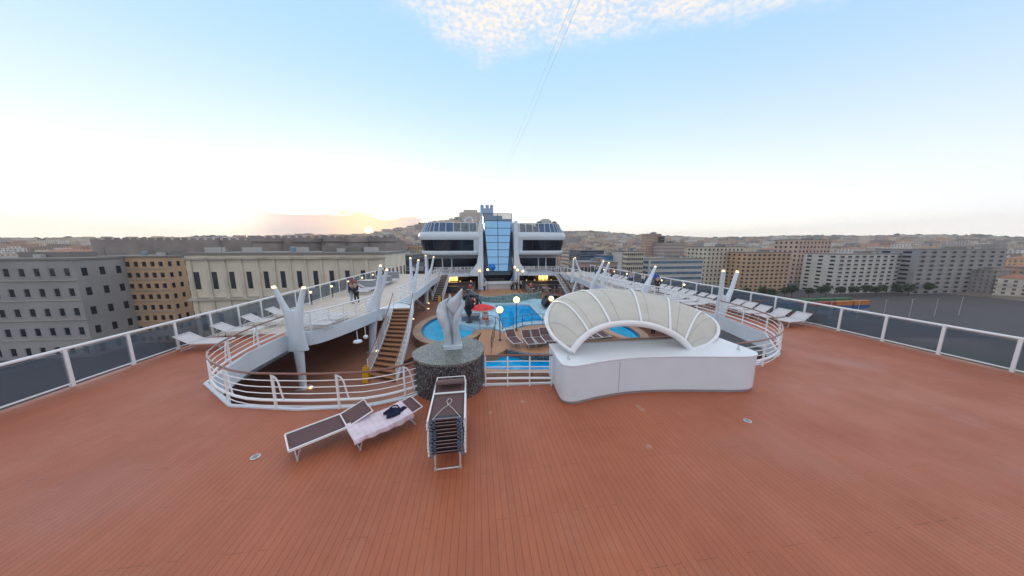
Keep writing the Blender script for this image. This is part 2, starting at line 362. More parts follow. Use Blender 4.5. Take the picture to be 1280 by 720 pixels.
def railing(path, label, bars=((.10, .014), (.27, .038), (.47, .014), (.66, .014), (.85, .014)), h=1.05, step=1.5, hm=None, name='railing', glass=None, group=None, pr=.024, bm_=None, hr=.032, brace=False):
    path = [Vector((p[0], p[1], p[2] if len(p) > 2 else 0)) for p in path]
    t = thing(name, label, 'railing', path[0], group=group)
    bm_ = bm_ or TUBEW
    m = MB(); m.tube([p+Vector((0, 0, h)) for p in path], hr, 8); m.build('handrail', hm or bm_, t, True, True)
    for z, r in bars:
        m = MB(); m.tube([p+Vector((0, 0, z)) for p in path], r, 6); m.build('bar', bm_, t, True, True)
    L = 0; acc = 0
    posts = [path[0]]
    for a, b in zip(path, path[1:]):
        l = (b-a).length
        while acc+l >= step:
            f = (step-acc)/l; a = a.lerp(b, f); l = (b-a).length; acc = 0; posts.append(a.copy())
        acc += l
    for i, p in enumerate(posts[:100]):
        m = MB(); m.box((p.x, p.y, p.z+h/2-.02), (pr*2, pr*2, h)); m.build('post', bm_, t, True)
    if glass:
        for a, b in zip(posts, posts[1:]):
            v = b-a; l = v.length; c = (a+b)/2
            m = MB(); m.box((c.x, c.y, c.z+h*.5), (l-.1, .02, h*.84), math.atan2(v.y, v.x)); m.build('glass_panel', glass, t, True)
    return t, posts
# ------------------------------------------------------------------ near deck (upper aft deck)
edge_pts = [(-9.6, 15), (-9.6, 12.2), (-8.9, 9.6), (-7, 8.1), (-5, 7.66), (-3.65, 7.6), (-3.0, 7.6), (-2.02, 7.9), (-1.5, 8.4), (.2, 8.32), (2.4, 8.16), (6, 8.1), (9.5, 8.2), (12.5, 9.3), (14.6, 11.6), (15.3, 14.5), (15.3, 19)]
edge = [Vector((x, y, 0)) for x, y in edge_pts]
outerL, outerR = -13.1, 19.1
m = MB(); m.prism([(outerL, -14), (outerR, -14), (outerR, 19)]+[(p.x, p.y) for p in edge[::-1]]+[(outerL, 15)], -.22, 0)
struct(m.build('near_deck', NEAR))
m = MB()
for a, b in zip(edge, edge[1:]):
    v = (b-a).normalized(); n_ = Vector((-v.y, v.x, 0)); a2, b2 = a-v*.0+n_*.03, b+v*.0+n_*.03
    m.add([a-n_*.06+Vector((0, 0, -.75)), b-n_*.06+Vector((0, 0, -.75)), b2+Vector((0, 0, -.75)), a2+Vector((0, 0, -.75)),
           a-n_*.06+Vector((0, 0, .045)), b-n_*.06+Vector((0, 0, .045)), b2+Vector((0, 0, .045)), a2+Vector((0, 0, .045))],
          [(0, 3, 2, 1), (4, 5, 6, 7), (0, 1, 5, 4), (1, 2, 6, 5), (2, 3, 7, 6), (3, 0, 4, 7)])
struct(m.build('deck_edge_fascia', WHITE2))
# pool deck
m = MB(); m.box((3, 25, PD-.1), (32.4, 78, .2)); struct(m.build('pool_deck', LOWD))
# ship hull below
m = MB(); hp = [(outerL-.2, -60), (outerR+.2, -60), (outerR+.2, 110), (15, 150), (3, 172), (-9, 150), (outerL-.2, 110)]
m.prism(hp, -39.5, PD-.2); struct(m.build('ship_hull_ground', WHITE2))
# walls under the near deck edge, pool deck side walls
wl = thing('aft_bulkhead', 'white bulkhead wall below the edge of the upper deck', 'wall', (3, -2, PD))
m = MB(); m.box((3, 3.2, -1.55), (31, .2, 2.5)); m.build('wall_plate', WHITE2, wl, True)
m = MB(); m.box((outerL+.1, 16, -1.5), (.2, 60, 2.58)); tag(m.build('side_wall', WHITE2), 'white side wall under the left walkway, mostly in shadow', 'wall')
m = MB(); m.box((outerR-.1, 16, -1.5), (.2, 60, 2.58)); tag(m.build('side_wall', WHITE2), 'white side wall under the right walkway, mostly in shadow', 'wall')
# near railings
l_top = [onz(x, y, 1.05) for x, y in ((438, 466), (463, 464), (488, 460), (508, 455.5), (524, 451))]
lp = [Vector((-9.5, 14.5, 0)), Vector((-9.5, 12.2, 0)), Vector((-8.8, 9.7, 0)), Vector((-6.9, 8.15, 0)), Vector((-5.1, 7.68, 0))]+[Vector((p.x, p.y, 0)) for p in l_top]
lp = smooth_path(lp, 4)
rt_, posts = railing(lp, 'white curved railing with brown handrail at the left of the stone plinth', hm=TEAKRAIL, step=1.75, pr=.026)
for k, p in enumerate(posts):                 # curved braces beside the posts
    if k == 0: continue
    nx = posts[min(k+1, len(posts)-1)]-posts[max(k-1, 0)]; nx.normalize(); q = p+nx*.17
    m = MB(); m.tube([p+nx*.02+Vector((0, 0, .98)), p+nx*.10+Vector((0, 0, .93)), p+nx*.17+Vector((0, 0, .8)), p+nx*.22+Vector((0, 0, .5)), p+nx*.27+Vector((0, 0, .27))], .022, 8)
    m.build('brace', TUBEW, rt_, True, True)
railing([(.22, 8.24), (1.3, 8.14), (2.35, 8.0)], 'short white railing with brown handrail between plinth and canopy bar', hm=TEAKRAIL, step=.71, pr=.02)
railing(smooth_path([(8.9, 8.1, 0), (11, 8.5, 0), (12.9, 9.6, 0), (14.6, 11.6, 0), (15.25, 14.5, 0), (15.25, 17, 0)], 4), 'white curved railing with brown handrail to the right of the canopy bar', hm=TEAKRAIL, step=1.75)
for x, y, lb in ((-4.8, 5.9, 'round steel deck drain left of the pink towel lounger'), (6.9, 5.6, 'round steel deck drain in front of the right part of the bar')):
    t = thing('deck_drain', lb, 'drain', (x, y, .003)); m = MB(); m.lathe([(.0005, 0), (.09, 0), (.09, .008), (.075, .010), (.0005, .010)], (0, 0, 0), 20); m.build('cover', ALU, t)
    for k in range(4): m = MB(); m.box((0, -.045+.03*k, .0125), (.11, .008, .004)); m.build('slot', BLACK, t)
# ------------------------------------------------------------------ plinth and statue
pc = Vector((-.87, 8.6)); pts = []
for k in range(48):
    a = 2*math.pi*k/48; r = 1.11+.05*math.sin(2*a+.4)-.05*math.cos(3*a)
    x, y = math.cos(a)*r*.98, math.sin(a)*r*1.03
    if x < 0 and y > -.2: x *= 1.02
    pts.append((pc.x+x, pc.y+y))
t = thing('stone_plinth', 'round speckled black granite plinth carrying the white statue', 'plinth', (pc.x, pc.y, 0))
m = MB(); m.prism(pts, -2.8, 1.075); m.build('drum', GRAN, t, True, bevel=.015)
m = MB(); m.prism([(pc.x+(x-pc.x)*1.015, pc.y+(y-pc.y)*1.015) for x, y in pts], 1.078, 1.15); m.build('top_slab', GRANT, t, True, bevel=.012)
sp_ = onz(566, 436, 1.15); SX, SY = sp_.x, sp_.y+.1
st = thing('flame_statue', 'tall pale grey statue of two entwined flame-like wings on the granite plinth', 'statue', (SX, SY, 1.152))
m = MB(); m.box((0, 0, .07), (.60, .44, .14), R(4)); m.build('base', MARBLE, st, bevel=.01)
def blade(name, pts, widths, thick, twist):
    """a leaf-shaped, hollowed wing that follows pts with given half widths"""
    P = smooth_path(pts, 6); n = len(P); rows = []
    ns = 12
    for i, p in enumerate(P):
        f = i/(n-1); k = f*(len(widths)-1); a = int(min(k, len(widths)-2)); wd = widths[a]+(widths[a+1]-widths[a])*(k-a)
        th = thick*(.35+.65*math.sin(math.pi*min(f*1.0+.12, 1)))+.012
        tw = twist[0]+(twist[1]-twist[0])*f
        ux, uy = math.cos(tw), math.sin(tw); row = []
        for s_ in range(ns):
            q = 2*math.pi*s_/ns; cx, cy = math.cos(q)*wd, math.sin(q)*th
            cy += .35*wd*(math.cos(q)**2)-.1*wd
            row.append((p.x+ux*cx-uy*cy, p.y+uy*cx+ux*cy, p.z))
        rows.append(row)
    m = MB(); m.grid(rows, True); m.f.append(tuple(range(ns))[::-1]); k0 = (n-1)*ns; m.f.append(tuple(k0+i for i in range(ns)))
    return m.build(name, MARBLE, st, smooth=True)
def sv_(x, y, dy=0):    # point of the statue in metres from where it shows in the photo
    p = ony(x, y, SY+dy); return Vector((p.x-SX, p.y-SY, p.z-1.152))
blade('left_wing', [sv_(560, 434, -.02), sv_(560, 422, -.05), sv_(558, 410, -.08), sv_(554.5, 400, -.1), sv_(552.8, 389, -.06), sv_(555, 379, 0), sv_(560, 373, .03)], [.16, .12, .13, .17, .18, .15, .04], .085, (.15, .45))
blade('right_wing', [sv_(571, 434, .02), sv_(570.5, 422, -.02), sv_(569.5, 410, -.07), sv_(570, 400, -.12), sv_(573, 391, -.11), sv_(577, 383, -.08), sv_(580, 376, -.05)], [.16, .13, .11, .11, .11, .10, .03], .085, (-.15, -.4))
blade('flame', [sv_(569, 393, .02), sv_(568, 388, .0), sv_(567.5, 382, -.02), sv_(569, 376, -.03), sv_(573, 370, -.02), sv_(577.5, 361, -.02)], [.03, .17, .23, .22, .13, .008], .10, (.1, .25))
blade('inner_leaf', [sv_(564, 430, .08), sv_(564, 412, .10), sv_(563, 398, .10), sv_(564, 384, .06), sv_(562, 367, .03)], [.13, .13, .14, .12, .008], .05, (0, .2))
# ------------------------------------------------------------------ canopy bar
bar = thing('canopy_bar', 'white curved bar block under the arched cream canopy on the right', 'bar', (4.6, 8, 0))
front = smooth_path([(2.40, 8.0, 0), (2.36, 7.35, 0), (2.40, 7.03, 0), (2.62, 6.91, 0), (2.95, 6.95, 0), (3.6, 7.10, 0), (4.6, 7.22, 0), (5.8, 7.16, 0), (7, 7.0, 0), (8, 6.86, 0), (8.5, 6.92, 0), (8.72, 7.2, 0), (8.72, 8.0, 0)], 6)
poly = [(p.x, p.y) for p in front]+[(8.72, 8.66), (2.42, 8.66)]
m = MB(); m.prism([(p.x+.03 if p.x < 5 else p.x-.03, p.y+.03) for p in front]+[(8.69, 8.63), (2.45, 8.63)], -.7, .07); m.build('kick_base', mat('kick_grey', (.28, .30, .33), .5), bar, True)
m = MB(); m.prism(poly, .072, 1.14); m.build('body', WHITE, bar, True, bevel=.02)
m = MB(); m.prism(offs([(p.x, p.y) for p in front], -.018)+[(8.735, 8.68), (2.40, 8.68)], 1.143, 1.185); m.build('worktop', mat('worktop_white', (.76, .82, .88), .35, var=.03), bar, True, bevel=.012)
hs = onz(770, 491, 0)
m = MB(); m.box((4.19, 7.19, .60), (.010, .02, .95), R(3)); m.build('door_seam', mat('seam', (.30, .33, .37), .6), bar, True)
m = MB(); m.box((5.7, 8.72, 1.20), (5.4, .10, .05)); m.build('rear_ledge', TERRD, bar, True)
# canopy
cn = thing('canopy', 'arched cream fabric canopy with white tube ribs over the white bar', 'canopy', (4.6, 9, 1.2))
back_px = [(714, 438.5, 7.55), (702, 430, 7.9), (692, 421, 8.35), (684.5, 409, 8.95), (682.5, 398, 9.5), (686, 386, 10.1), (697, 374.5, 10.6), (722, 365.5, 11.0), (754, 362.5, 11.15), (784, 364.5, 11.1), (812, 370, 10.9), (842, 378, 10.5), (870, 388, 9.9), (893, 401, 9.2), (898, 416, 8.5), (886, 429, 7.95), (864, 437, 7.6)]
back = smooth_path([ony(*p) for p in back_px], 4)
fr_px = [(715, 438.5, 7.55), (724, 426.5, 7.6), (737, 415.5, 7.68), (752, 408, 7.75), (770, 404, 7.8), (790, 403, 7.82), (812, 405.5, 7.8), (830, 411, 7.74), (846, 419, 7.68), (857, 428, 7.6), (864, 437, 7.6)]
frn = smooth_path([ony(*p) for p in fr_px], 4)
def at_f(P, f):
    Ls = [0]
    for a, b in zip(P, P[1:]): Ls.append(Ls[-1]+(b-a).length)
    s_ = f*Ls[-1]
    for i in range(len(P)-1):
        if Ls[i+1] >= s_-1e-9: return P[i].lerp(P[i+1], (s_-Ls[i])/(Ls[i+1]-Ls[i]+1e-9))
    return P[-1].copy()
def frac(P, x):
    best = (1e9, 0)
    for i in range(401):
        q = at_f(P, i/400); v = q-Vector((0, 0, HC)); px = 640+F*(v.dot(RT))/v.dot(FW); py = 360-F*(v.dot(UP))/v.dot(FW)
        e = (px-x[0])**2+(py-x[1])**2
        if e < best[0]: best = (e, i/400)
    return best[1]
RIBS = [(frac(back, a), frac(frn, b)) for a, b in (((693, 380), (735, 415)), ((723, 365), (763, 404)), ((784, 364.5), (802, 403)), ((832, 377), (838, 414)), ((880, 393), (856, 427)))]
HM = [(0, 0)]+RIBS+[(1, 1)]
def hmap(f):
    for (a, b), (a2, b2) in zip(HM, HM[1:]):
        if f <= a2: return b+(b2-b)*(f-a)/max(a2-a, 1e-6)
    return 1
def shell(f, g, inset=0):
    a = at_f(back, f); b = at_f(frn, hmap(f)); p = a.lerp(b, g); r_ = (a-b).length
    return p+Vector((0, 0, .115*r_*4*g*(1-g)))
m = MB(); m.tube(back, .055, 12); m.build('rear_tube', TUBEW, cn, True, True)
m = MB(); m.tube([p+Vector((0, 0, -.025)) for p in frn], .092, 12); m.build('front_arch', TUBEW, cn, True, True)
m = MB(); m.tube([p+Vector((0, .06, -.12)) for p in frn[3:-3]], .025, 8); m.build('front_lower_tube', TUBEW, cn, True, True)
m = MB(); inner = [shell(.03+.94*i/60, .055)+Vector((0, 0, .0)) for i in range(61)]
m.tube(inner, .022, 8); m.build('inner_rail', TUBEW, cn, True, True)
rows = [[shell(.02+.96*i/60, .085+.90*k/12) for k in range(13)] for i in range(61)]
m = MB(); m.grid(rows); m.build('fabric', FABRIC, cn, True, True, solid=.02)
for f, _ in RIBS:
    m = MB(); m.tube([shell(f, k/14)+Vector((0, 0, .035)) for k in range(15)], .034, 8); m.build('rib', TUBEW, cn, True, True)
for fa in (.13, .265, .40, .55, .68, .78, .90):
    m = MB(); m.tube([shell(fa, .09+.89*k/14)+Vector((0, 0, .004)) for k in range(15)], .006, 5); m.build('seam', mat('canvas_seam', (.42, .42, .39), .8), cn, True)
for i in range(1, 20):
    f = .08+.84*i/20; a = shell(f, 0); b = shell(f, .075)
    m = MB(); m.tube([a, b], .012, 6); m.build('clip', TUBEW, cn, True)
for x, Y in ((2.72, 7.6), (8.4, 7.6)):
    m = MB(); m.lathe([(.05, 0), (.05, .03), (.03, .04), (.03, .14), (.0005, .145)], (x-.08, Y-.25, 1.187), 12); tag(m.build('deck_lamp', ALU), 'small metal fitting standing on the bar top at the %s foot of the canopy' % ('left' if x < 5 else 'right'), 'lamp')
# ------------------------------------------------------------------ sun loungers
def lounger(name, label, folded=False, stacked=False, back=.0, fab=None, frame=None, group=None, cat='sun lounger'):
    """head at +Y; length 1.9, width .68, top .36; origin at the ground in the middle"""
    fab = fab or BROWNTEX; frame = frame or TUBEW
    folded_, folded = folded, folded or stacked
    t = thing(name, label, cat, group=group); H = .36; W = .34; hinge = .28; Lf, Lh = -.95, .95
    m = MB()
    for s in (-1, 1): m.box((s*W, (Lf+hinge)/2 if back > .02 else 0, H), (.032, (hinge-Lf) if back > .02 else 1.9, .045))
    for y in ((Lf, hinge) if back > .02 else ((Lh, .28) if folded else (Lf, Lh, .28))): m.box((0, y, H), (W*2, .03, .03))
    m.build('frame', frame, t)
    if folded:
        m = MB(); m.box((0, Lf+.13, H-.012), (W*2-.1, .10, .058)); eb = m.build('gap_shade_bar', BLACK, t)  # end bar made black to stand in for the shaded gap between loungers
        m = MB(); m.box((0, Lf+.072, H+.012), (W*2-.14, .008, .010)); m.build('edge_strip', ALU, eb)
    f0 = .30 if stacked else .03
    m = MB(); m.grid([[(x*(W-.025)/3, Lf+f0+(hinge-Lf-.02-f0)*j/8, H+.006-.02*math.sin(math.pi*j/8)*(1-(x/3)**2)) for x in range(-3, 4)] for j in range(9)]); m.build('seat', fab, t, smooth=True, solid=.008)
    b = math.sin(back); c = math.cos(back); bk = Lh-hinge
    m = MB(); m.grid([[(x*(W-.025)/3, hinge+.02+(bk-.05)*j/5*c, H+.008+(bk-.05)*j/5*b) for x in range(-3, 4)] for j in range(6)])
    br = m.build('backrest', fab, t, smooth=True, solid=.008)
    if back > .02:
        m = MB(); m.tube([(-W, hinge, H), (-W, hinge+bk*c, H+bk*b), (W, hinge+bk*c, H+bk*b), (W, hinge, H)], .017, 6); m.build('back_frame', frame, br)
        m = MB(); m.tube([(-W*.8, hinge+bk*.6*c, H+bk*.6*b), (-W*.8, hinge+bk*.75, H-.02)], .01, 6); m.tube([(W*.8, hinge+bk*.6*c, H+bk*.6*b), (W*.8, hinge+bk*.75, H-.02)], .01, 6); m.build('support', frame, t)
    for y0, y1 in (((Lf+.12, Lf+.02) if folded else (Lf+.25, Lf+.14)), (.62, .72)):
        z1 = .0
        m = MB(); q = .235
        if not folded_: m.tube([(-q, y0, H-.02), (-q, y1, z1+.02), (q, y1, z1+.02), (q, y0, H-.02)], .023 if stacked else .017, 8); m.box((-q, y1, .025), (.05, .05, .05)); m.box((q, y1, .025), (.05, .05, .05))
        else: m.tube([(-q, y0, H-.025), (-q, y0+.33, H-.045), (q, y0+.33, H-.045), (q, y0, H-.025)], .013, 6)
        m.build('leg', ALU, t)
    if folded:
        for s in (-1, 1):
            m = MB()
            m.tube([(s*(W-.045), Lf-.005, H+.022), (s*(W-.075), Lf-.03, H-.01), (s*(W-.045), Lf-.005, H-.045)], .02, 6)
            m.box((s*(W-.115), Lf+.05, H-.012), (.05, .07, .03), 0, R(-25))
            m.build('end_bracket', BLUEPLAST, t)
    protos(t); return t
# stack in front of the plinth
A0 = onz(541, 593, 0); A1 = onz(575, 590, 0); cA = (A0+A1)/2
hz_ = R(1.5); NST = 10
gl = 'stacked brown sun loungers'
ordn = ['bottom', 'ninth from the top', 'eighth from the top', 'seventh from the top', 'sixth from the top', 'fifth from the top', 'fourth from the top', 'third from the top', 'second from the top', 'topmost']
for i in range(NST):
    top_ = i == NST-1
    lb = {0: 'bottom lounger of the tall stack, standing on its own white legs', NST-1: 'topmost lounger of the tall stack, with raised headrest and tied cord'}.get(i, 'folded brown lounger, %s in the tall stack by the plinth' % ordn[i])
    if i in (0, 1): pr0 = lounger('sun_lounger', lb, folded=i > 0, stacked=True, group=gl); o = pr0
    elif top_: o = lounger('sun_lounger', lb, folded=True, back=0, group=gl)
    else: o = copy_tree(pr0); o['label'] = lb
    o.location = (cA.x+rnd.uniform(-.008, .008), 5.84+rnd.uniform(-.012, .012), i*.081); o.rotation_euler = (0, 0, hz_+rnd.uniform(-.006, .006)); o.scale = (1.06, .85, 1)
    if top_:
        m = MB(); m.grid([[(x*.31/3, .40+.50*j/8, .40+.12*math.cos(math.pi*.5*(j/8))**.8+(.03 if j else .0)) for x in range(-3, 4)] for j in range(9)]); m.build('headrest', BROWNTEX, o, smooth=True, solid=.012)
        m = MB(); m.tube([(-.34, .18, .40), (.34, .18, .40)], .016, 8); m.tube([(-.32, .97, .46), (.32, .97, .46)], .014, 8); m.tube([(-.32, .97, .46), (-.34, .45, .38)], .014, 6); m.tube([(.32, .97, .46), (.34, .45, .38)], .014, 6); m.build('cross_tube', TUBEW, o, smooth=True)
        m = MB(); m.tube(smooth_path([(-.26, -.93, .385), (-.1, -.55, .40), (.02, -.36, .40), (.07, -.2, .40), (.02, -.1, .405), (-.03, -.2, .40), (.0, -.36, .41), (.1, -.55, .40), (.27, -.93, .385)], 5), .006, 6)
        m.ball((0, -.37, .41), .017, 6); m.build('cord', mat('white_cord', (.6, .58, .55), .8), o, smooth=True)
        o.location.z = i*.081
# towel lounger on the left
q0 = onz(530, 508, .36); q1 = onz(512, 497, .55)
tl = lounger('sun_lounger', 'lounger half covered by a pink checked towel in front of the left railing', back=R(9))
tl.location = (-2.25, 6.40, 0); tl.rotation_euler = (0, 0, R(-53))
t2 = lounger('sun_lounger', 'brown lounger behind the one with the pink towel, at the left edge', back=R(14))
t2.location = (-3.42, 6.27, 0); t2.rotation_euler = (0, 0, R(-53))
tl.scale = (1, .82, 1); t2.scale = (1, .86, 1)
def toworld(o, p): return Matrix.Translation(o.location) @ Matrix.Rotation(o.rotation_euler.z, 4, 'Z') @ Vector((p[0], p[1]*o.scale[1], p[2]))
mt, nt_, b_, g_ = newmat('pink_checked_towel', .95)
tcn = nt_.nodes.new('ShaderNodeTexCoord'); ck = tex(nt_, 'Checker', tcn.outputs['UV'], 34); ck.inputs['Color1'].default_value = (.72, .66, .76, 1); ck.inputs['Color2'].default_value = (.70, .50, .62, 1)
vn = tex(nt_, 'Noise', g_.outputs['Position'], 5, Detail=5)
bands = tex(nt_, 'Wave', tcn.outputs['UV'], 2.2); bands.inputs['Distortion'].default_value = 0
cc_ = mixc(nt_, mapr(nt_, bands.outputs['Fac'], .3, .7, .25, .6), ck.outputs[0], (.76, .72, .80))
nt_.links.new(mixc(nt_, 1, cc_, mapr(nt_, vn.outputs['Fac'], .3, .7, .9, 1.08), 'MULTIPLY'), b_.inputs['Base Color'])
nn = tex(nt_, 'Noise', g_.outputs['Position'], 300, Detail=2); bumpn(nt_, nn.outputs['Fac'], .4, .003, b_)
rows = []; NU, NV = 44, 36
for i in range(NU+1):
    u = i/NU; y = -.98+1.60*u+.0; row = []
    for k in range(NV+1):
        s_ = -0.50+0.99*k/NV; sk = .05*(u-.5); s2_ = s_+sk; W = .365
        ax = min(abs(s2_), W); dr = max(abs(s2_)-W, 0); sg = 1 if s2_ >= 0 else -1
        fo = .018*math.sin(y*17+sg*2+s_*4)*min(dr/.1, 1)
        z = .392-dr+.006*noise.noise(Vector((s_*6, y*5, 0)))+.012*max(0, noise.noise(Vector((s_*3+y*4, y*2, 3))))-.012*(1-(ax/W)**2)
        if y > .28: z += (y-.28)*math.sin(R(9))+.006
        if y < -.955: z -= (-.955-y)*1.0
        yy = max(y, -.985); row.append(toworld(tl, (sg*(ax+.012*min(dr/.03, 1))+fo*sg, yy+.03*math.sin(s_*5)*dr*6, z)))
    rows.append(row)
m = MB(); m.grid(rows); tw = m.build('beach_towel', mt, smooth=True, solid=.008)
uv = tw.data.uv_layers.new(name='UVMap')
for lp_ in tw.data.loops:
    i, k = divmod(lp_.vertex_index, NV+1); uv.data[lp_.index].uv = (i/NU*1.5, k/NV)
tag(tw, 'pink and white checked beach towel draped over the left lounger', 'towel')
m = MB(); cg = toworld(tl, (0.0, .24, .40))
for i in range(5):
    pass
rows = []
for i in range(19):
    th = math.pi*i/18*.5; row = []
    for k in range(36):
        a = 2*math.pi*k/36; r = (.19+.045*math.sin(3*a+1)+.03*math.sin(5*a+.3)+.012*math.sin(11*a))*math.cos(th)**.75
        x, y = r*1.25*math.cos(a), r*.85*math.sin(a)
        z = .085*math.sin(th)*(1+.9*noise.noise(Vector((x*9, y*9, .2))))+.018*noise.noise(Vector((x*22, y*22, 1)))
        row.append((x, y, max(z, 0)+.004))
    rows.append(row)
M_ = Matrix.Translation(cg) @ Matrix.Rotation(R(20), 4, 'Z')
m.grid([[M_ @ Vector(v) for v in r_] for r_ in rows], True)
g_o = tag(m.build('crumpled_clothes', NAVY, smooth=True), 'crumpled navy blue garment lying on the pink towel', 'clothes')
m = MB()
m.tube(smooth_path([M_ @ Vector(v) for v in ((-.05, -.1, .09), (-.1, .0, .13), (-.02, .12, .12), (.08, .1, .12), (.12, -.02, .1))], 5), .018, 6)
o = m.build('strap', NAVY, g_o, smooth=True)
# ------------------------------------------------------------------ raised walkways
Lin = [(-9.6, 15.0), (-8.6, 15.3), (-7.75, 17.3), (-7.1, 19.6), (-6.6, 21.6), (-5.95, 27.8), (-5.9, 35.2), (-5.6, 41), (-5.4, 45.2)]
Rin = [(15.3, 19), (14.9, 21.6), (14.0, 25.2), (13.9, 30.4), (14.3, 37.9), (13.6, 42.7), (13.5, 45.2)]
Lin = [(p.x, p.y) for p in smooth_path([(x, y, 0) for x, y in Lin], 4)]; Rin = [(p.x, p.y) for p in smooth_path([(x, y, 0) for x, y in Rin], 4)]
m = MB(); m.prism([(outerL, 15.0)]+Lin+[(outerL, 45.2)], -.16, -.004); struct(m.build('left_walkway_floor', WALKD))
m = MB(); m.prism([(outerR, 19.0)]+Rin+[(outerR, 45.2)], -.16, -.004); struct(m.build('right_walkway_floor', WALKD))
def fascia(path, sgn, name):
    a = offs(path, .0); b = offs(path, .14*sgn); rows = []
    for p, q in zip(a, b): rows.append([(p[0], p[1], -.70), (q[0], q[1], -.70), (q[0], q[1], .04), (p[0], p[1], .04)])
    m = MB(); m.grid(rows, True); m.f += [(0, 1, 2, 3), tuple(len(m.v)-4+k for k in (3, 2, 1, 0))]
    struct(m.build(name, WHITE))
fascia(Lin, -1, 'left_walkway_fascia'); fascia(Rin, 1, 'right_walkway_fascia')
m = MB(); m.prism([(-7.0, 20.2), (-4.62, 20.35), (-4.85, 21.0), (-6.3, 22.2)], -.50, -.008); struct(m.build('stair_landing', WHITE))
# inner railings of the walkways (white tubes)
thin = ((.16, .017), (.33, .017), (.5, .017), (.67, .017), (.84, .017))
railing([(x-.12, y, 0) for x, y in Lin[:16] if y < 20.0], 'white railing on the near inner edge of the left walkway', bars=thin, step=1.0, hr=.045, pr=.034)
railing([(x-.12, y, 0) for x, y in Lin if y > 22.6], 'white railing on the far inner edge of the left walkway', bars=thin, step=1.1, hr=.045, pr=.034)
railing([(x+.12, y, 0) for x, y in Rin[::1]], 'white railing on the inner edge of the right walkway', bars=thin, step=1.1, hr=.045, pr=.034)
railing([(-4.68, 20.4, 0), (-4.9, 21.0, 0), (-6.2, 22.15, 0)], 'short white railing round the landing at the top of the near left stair', bars=thin, step=.8)
# outer wind screens: tall posts, glass, top rail
GLS, ntg, bg_, gg = newmat('screen_glass', .05)
bg_.inputs['Base Color'].default_value = (.10, .15, .20, 1); bg_.inputs['Alpha'].default_value = .55
railing([(outerL+.05, y, 0) for y in (2, 20, 44)], 'glass wind screen with white posts along the outer left side', bars=((.1, .03),), h=1.25, step=1.6, name='wind_screen', glass=GLS, pr=.045, hr=.05)
railing([(outerR-.05, y, 0) for y in (2, 20, 44)], 'glass wind screen with white posts along the outer right side', bars=((.1, .03),), h=1.25, step=1.6, name='wind_screen', glass=GLS, pr=.045, hr=.05)
# horned support fins
def vane(pts_, ws, th):
    P = smooth_path([Vector(p) for p in pts_], 4); n = len(P); rows = []
    for i, p in enumerate(P):
        f = i/(n-1)*(len(ws)-1); k = min(int(f), len(ws)-2); w_ = ws[k]+(ws[k+1]-ws[k])*(f-k)
        rows.append([(p.x+w_*math.cos(2*math.pi*q/14), p.y+th*(.45+.55*w_/max(ws))*math.sin(2*math.pi*q/14), p.z) for q in range(14)])
    m = MB(); m.grid(rows, True); m.f += [tuple(range(14))[::-1], tuple((n-1)*14+q for q in range(14))]; return m
def fin(base, tips, legs, label, lamps=True, scale=1.0, side=1, spread=0, w0=.30):
    bx_, by_ = base; t = thing('support_fin', label, 'column', (bx_, by_, 0), group='horned white fins along the walkways')
    for k, (tp) in enumerate(tips):
        tp = Vector(tp); sp_ = spread*(1 if k else -1)*(1 if tips[-1][0] > tips[0][0] else -1)
        root = Vector((bx_+sp_, by_, -.72)); mid = Vector((root.x*.72+tp.x*.28, by_, .75)); m2 = Vector((mid.x*.45+tp.x*.55, (by_+tp.y)/2, 1.75))
        w_ = w0*scale; m = vane([root, mid, m2, tp], [w_, w_*.78, w_*.45, .115], .17*scale); m.build('blade', WHITE, t, True, True)
        if lamps:
            dv = (tp-m2).normalized(); m = MB(); m.tube([tp-dv*.02, tp+dv*.10], [.085, .075], 8); m.build('tip_lamp', TIPL, t, True); m = MB(); m.tube([tp-dv*.10, tp-dv*.02], [.125, .115], 10); m.build('lamp_collar', ALU, t, True)
    if len(tips) > 1 and not spread: m = vane([(bx_, by_, -.74), (bx_, by_, .3), (bx_+(tips[0][0]+tips[1][0]-2*bx_)*.2, by_, 1.35)], [.50*scale, .36*scale, .10*scale], .15*scale); m.build('web', WHITE, t, True, True)
    for lx, ly, w_ in legs:
        m = vane([(bx_, by_, -.5), (bx_*.5+lx*.5, by_*.5+ly*.5, -1.6), (lx, ly, PD)], [w_*1.5, w_*1.2, w_*.9], .16); m.build('leg', WHITE, t, True, True)
        m = MB(); m.box((lx, ly, PD+.025), (w_*2.6, .62, .05)); m.build('base_plate', ALU, t, True)
        m = MB(); m.lathe([(.09, 0), (.09, .06), (.0005, .07)], (lx+side*.35, ly, PD+.002), 10); m.build('foot_lamp', TIPL, t, True)
def tipat(x, y, Y): p = ony(x, y, Y); return (p.x, p.y, p.z)
fin((-7.3, 19.8), [tipat(475.5, 333, 19.6), tipat(483.5, 338, 19.9)], [(-7.35, 19.2, .21)], 'largest horned white fin, nearest the camera on the left walkway', scale=1.25)
fin((-6.3, 27.3), [tipat(513, 323, 27.2), tipat(523, 325.5, 27.4)], [(-6.75, 27.6, .2), (-6.0, 32.0, .2)], 'horned white fin, second along the left walkway')
fin((-6.25, 35.2), [tipat(532, 320, 35), tipat(542, 321.5, 35.2)], [(-6.5, 35.2, .2), (-6.0, 39, .18)], 'farthest horned white fin on the left walkway, beside the far stair')
fin((14.3, 37.2), [tipat(719, 322.5, 37), tipat(717, 324, 37.3)], [(13.2, 36.4, .18), (15.2, 37.8, .18)], 'farthest horned white fin on the right, beside the right stair', side=-1, spread=.75, w0=.26)
fin((13.6, 29.4), [tipat(754, 327, 29.6), tipat(761, 329, 29.2)], [(13.2, 29.0, .2)], 'horned white fin, middle one above the canopy on the right', side=-1, spread=.55, w0=.34)
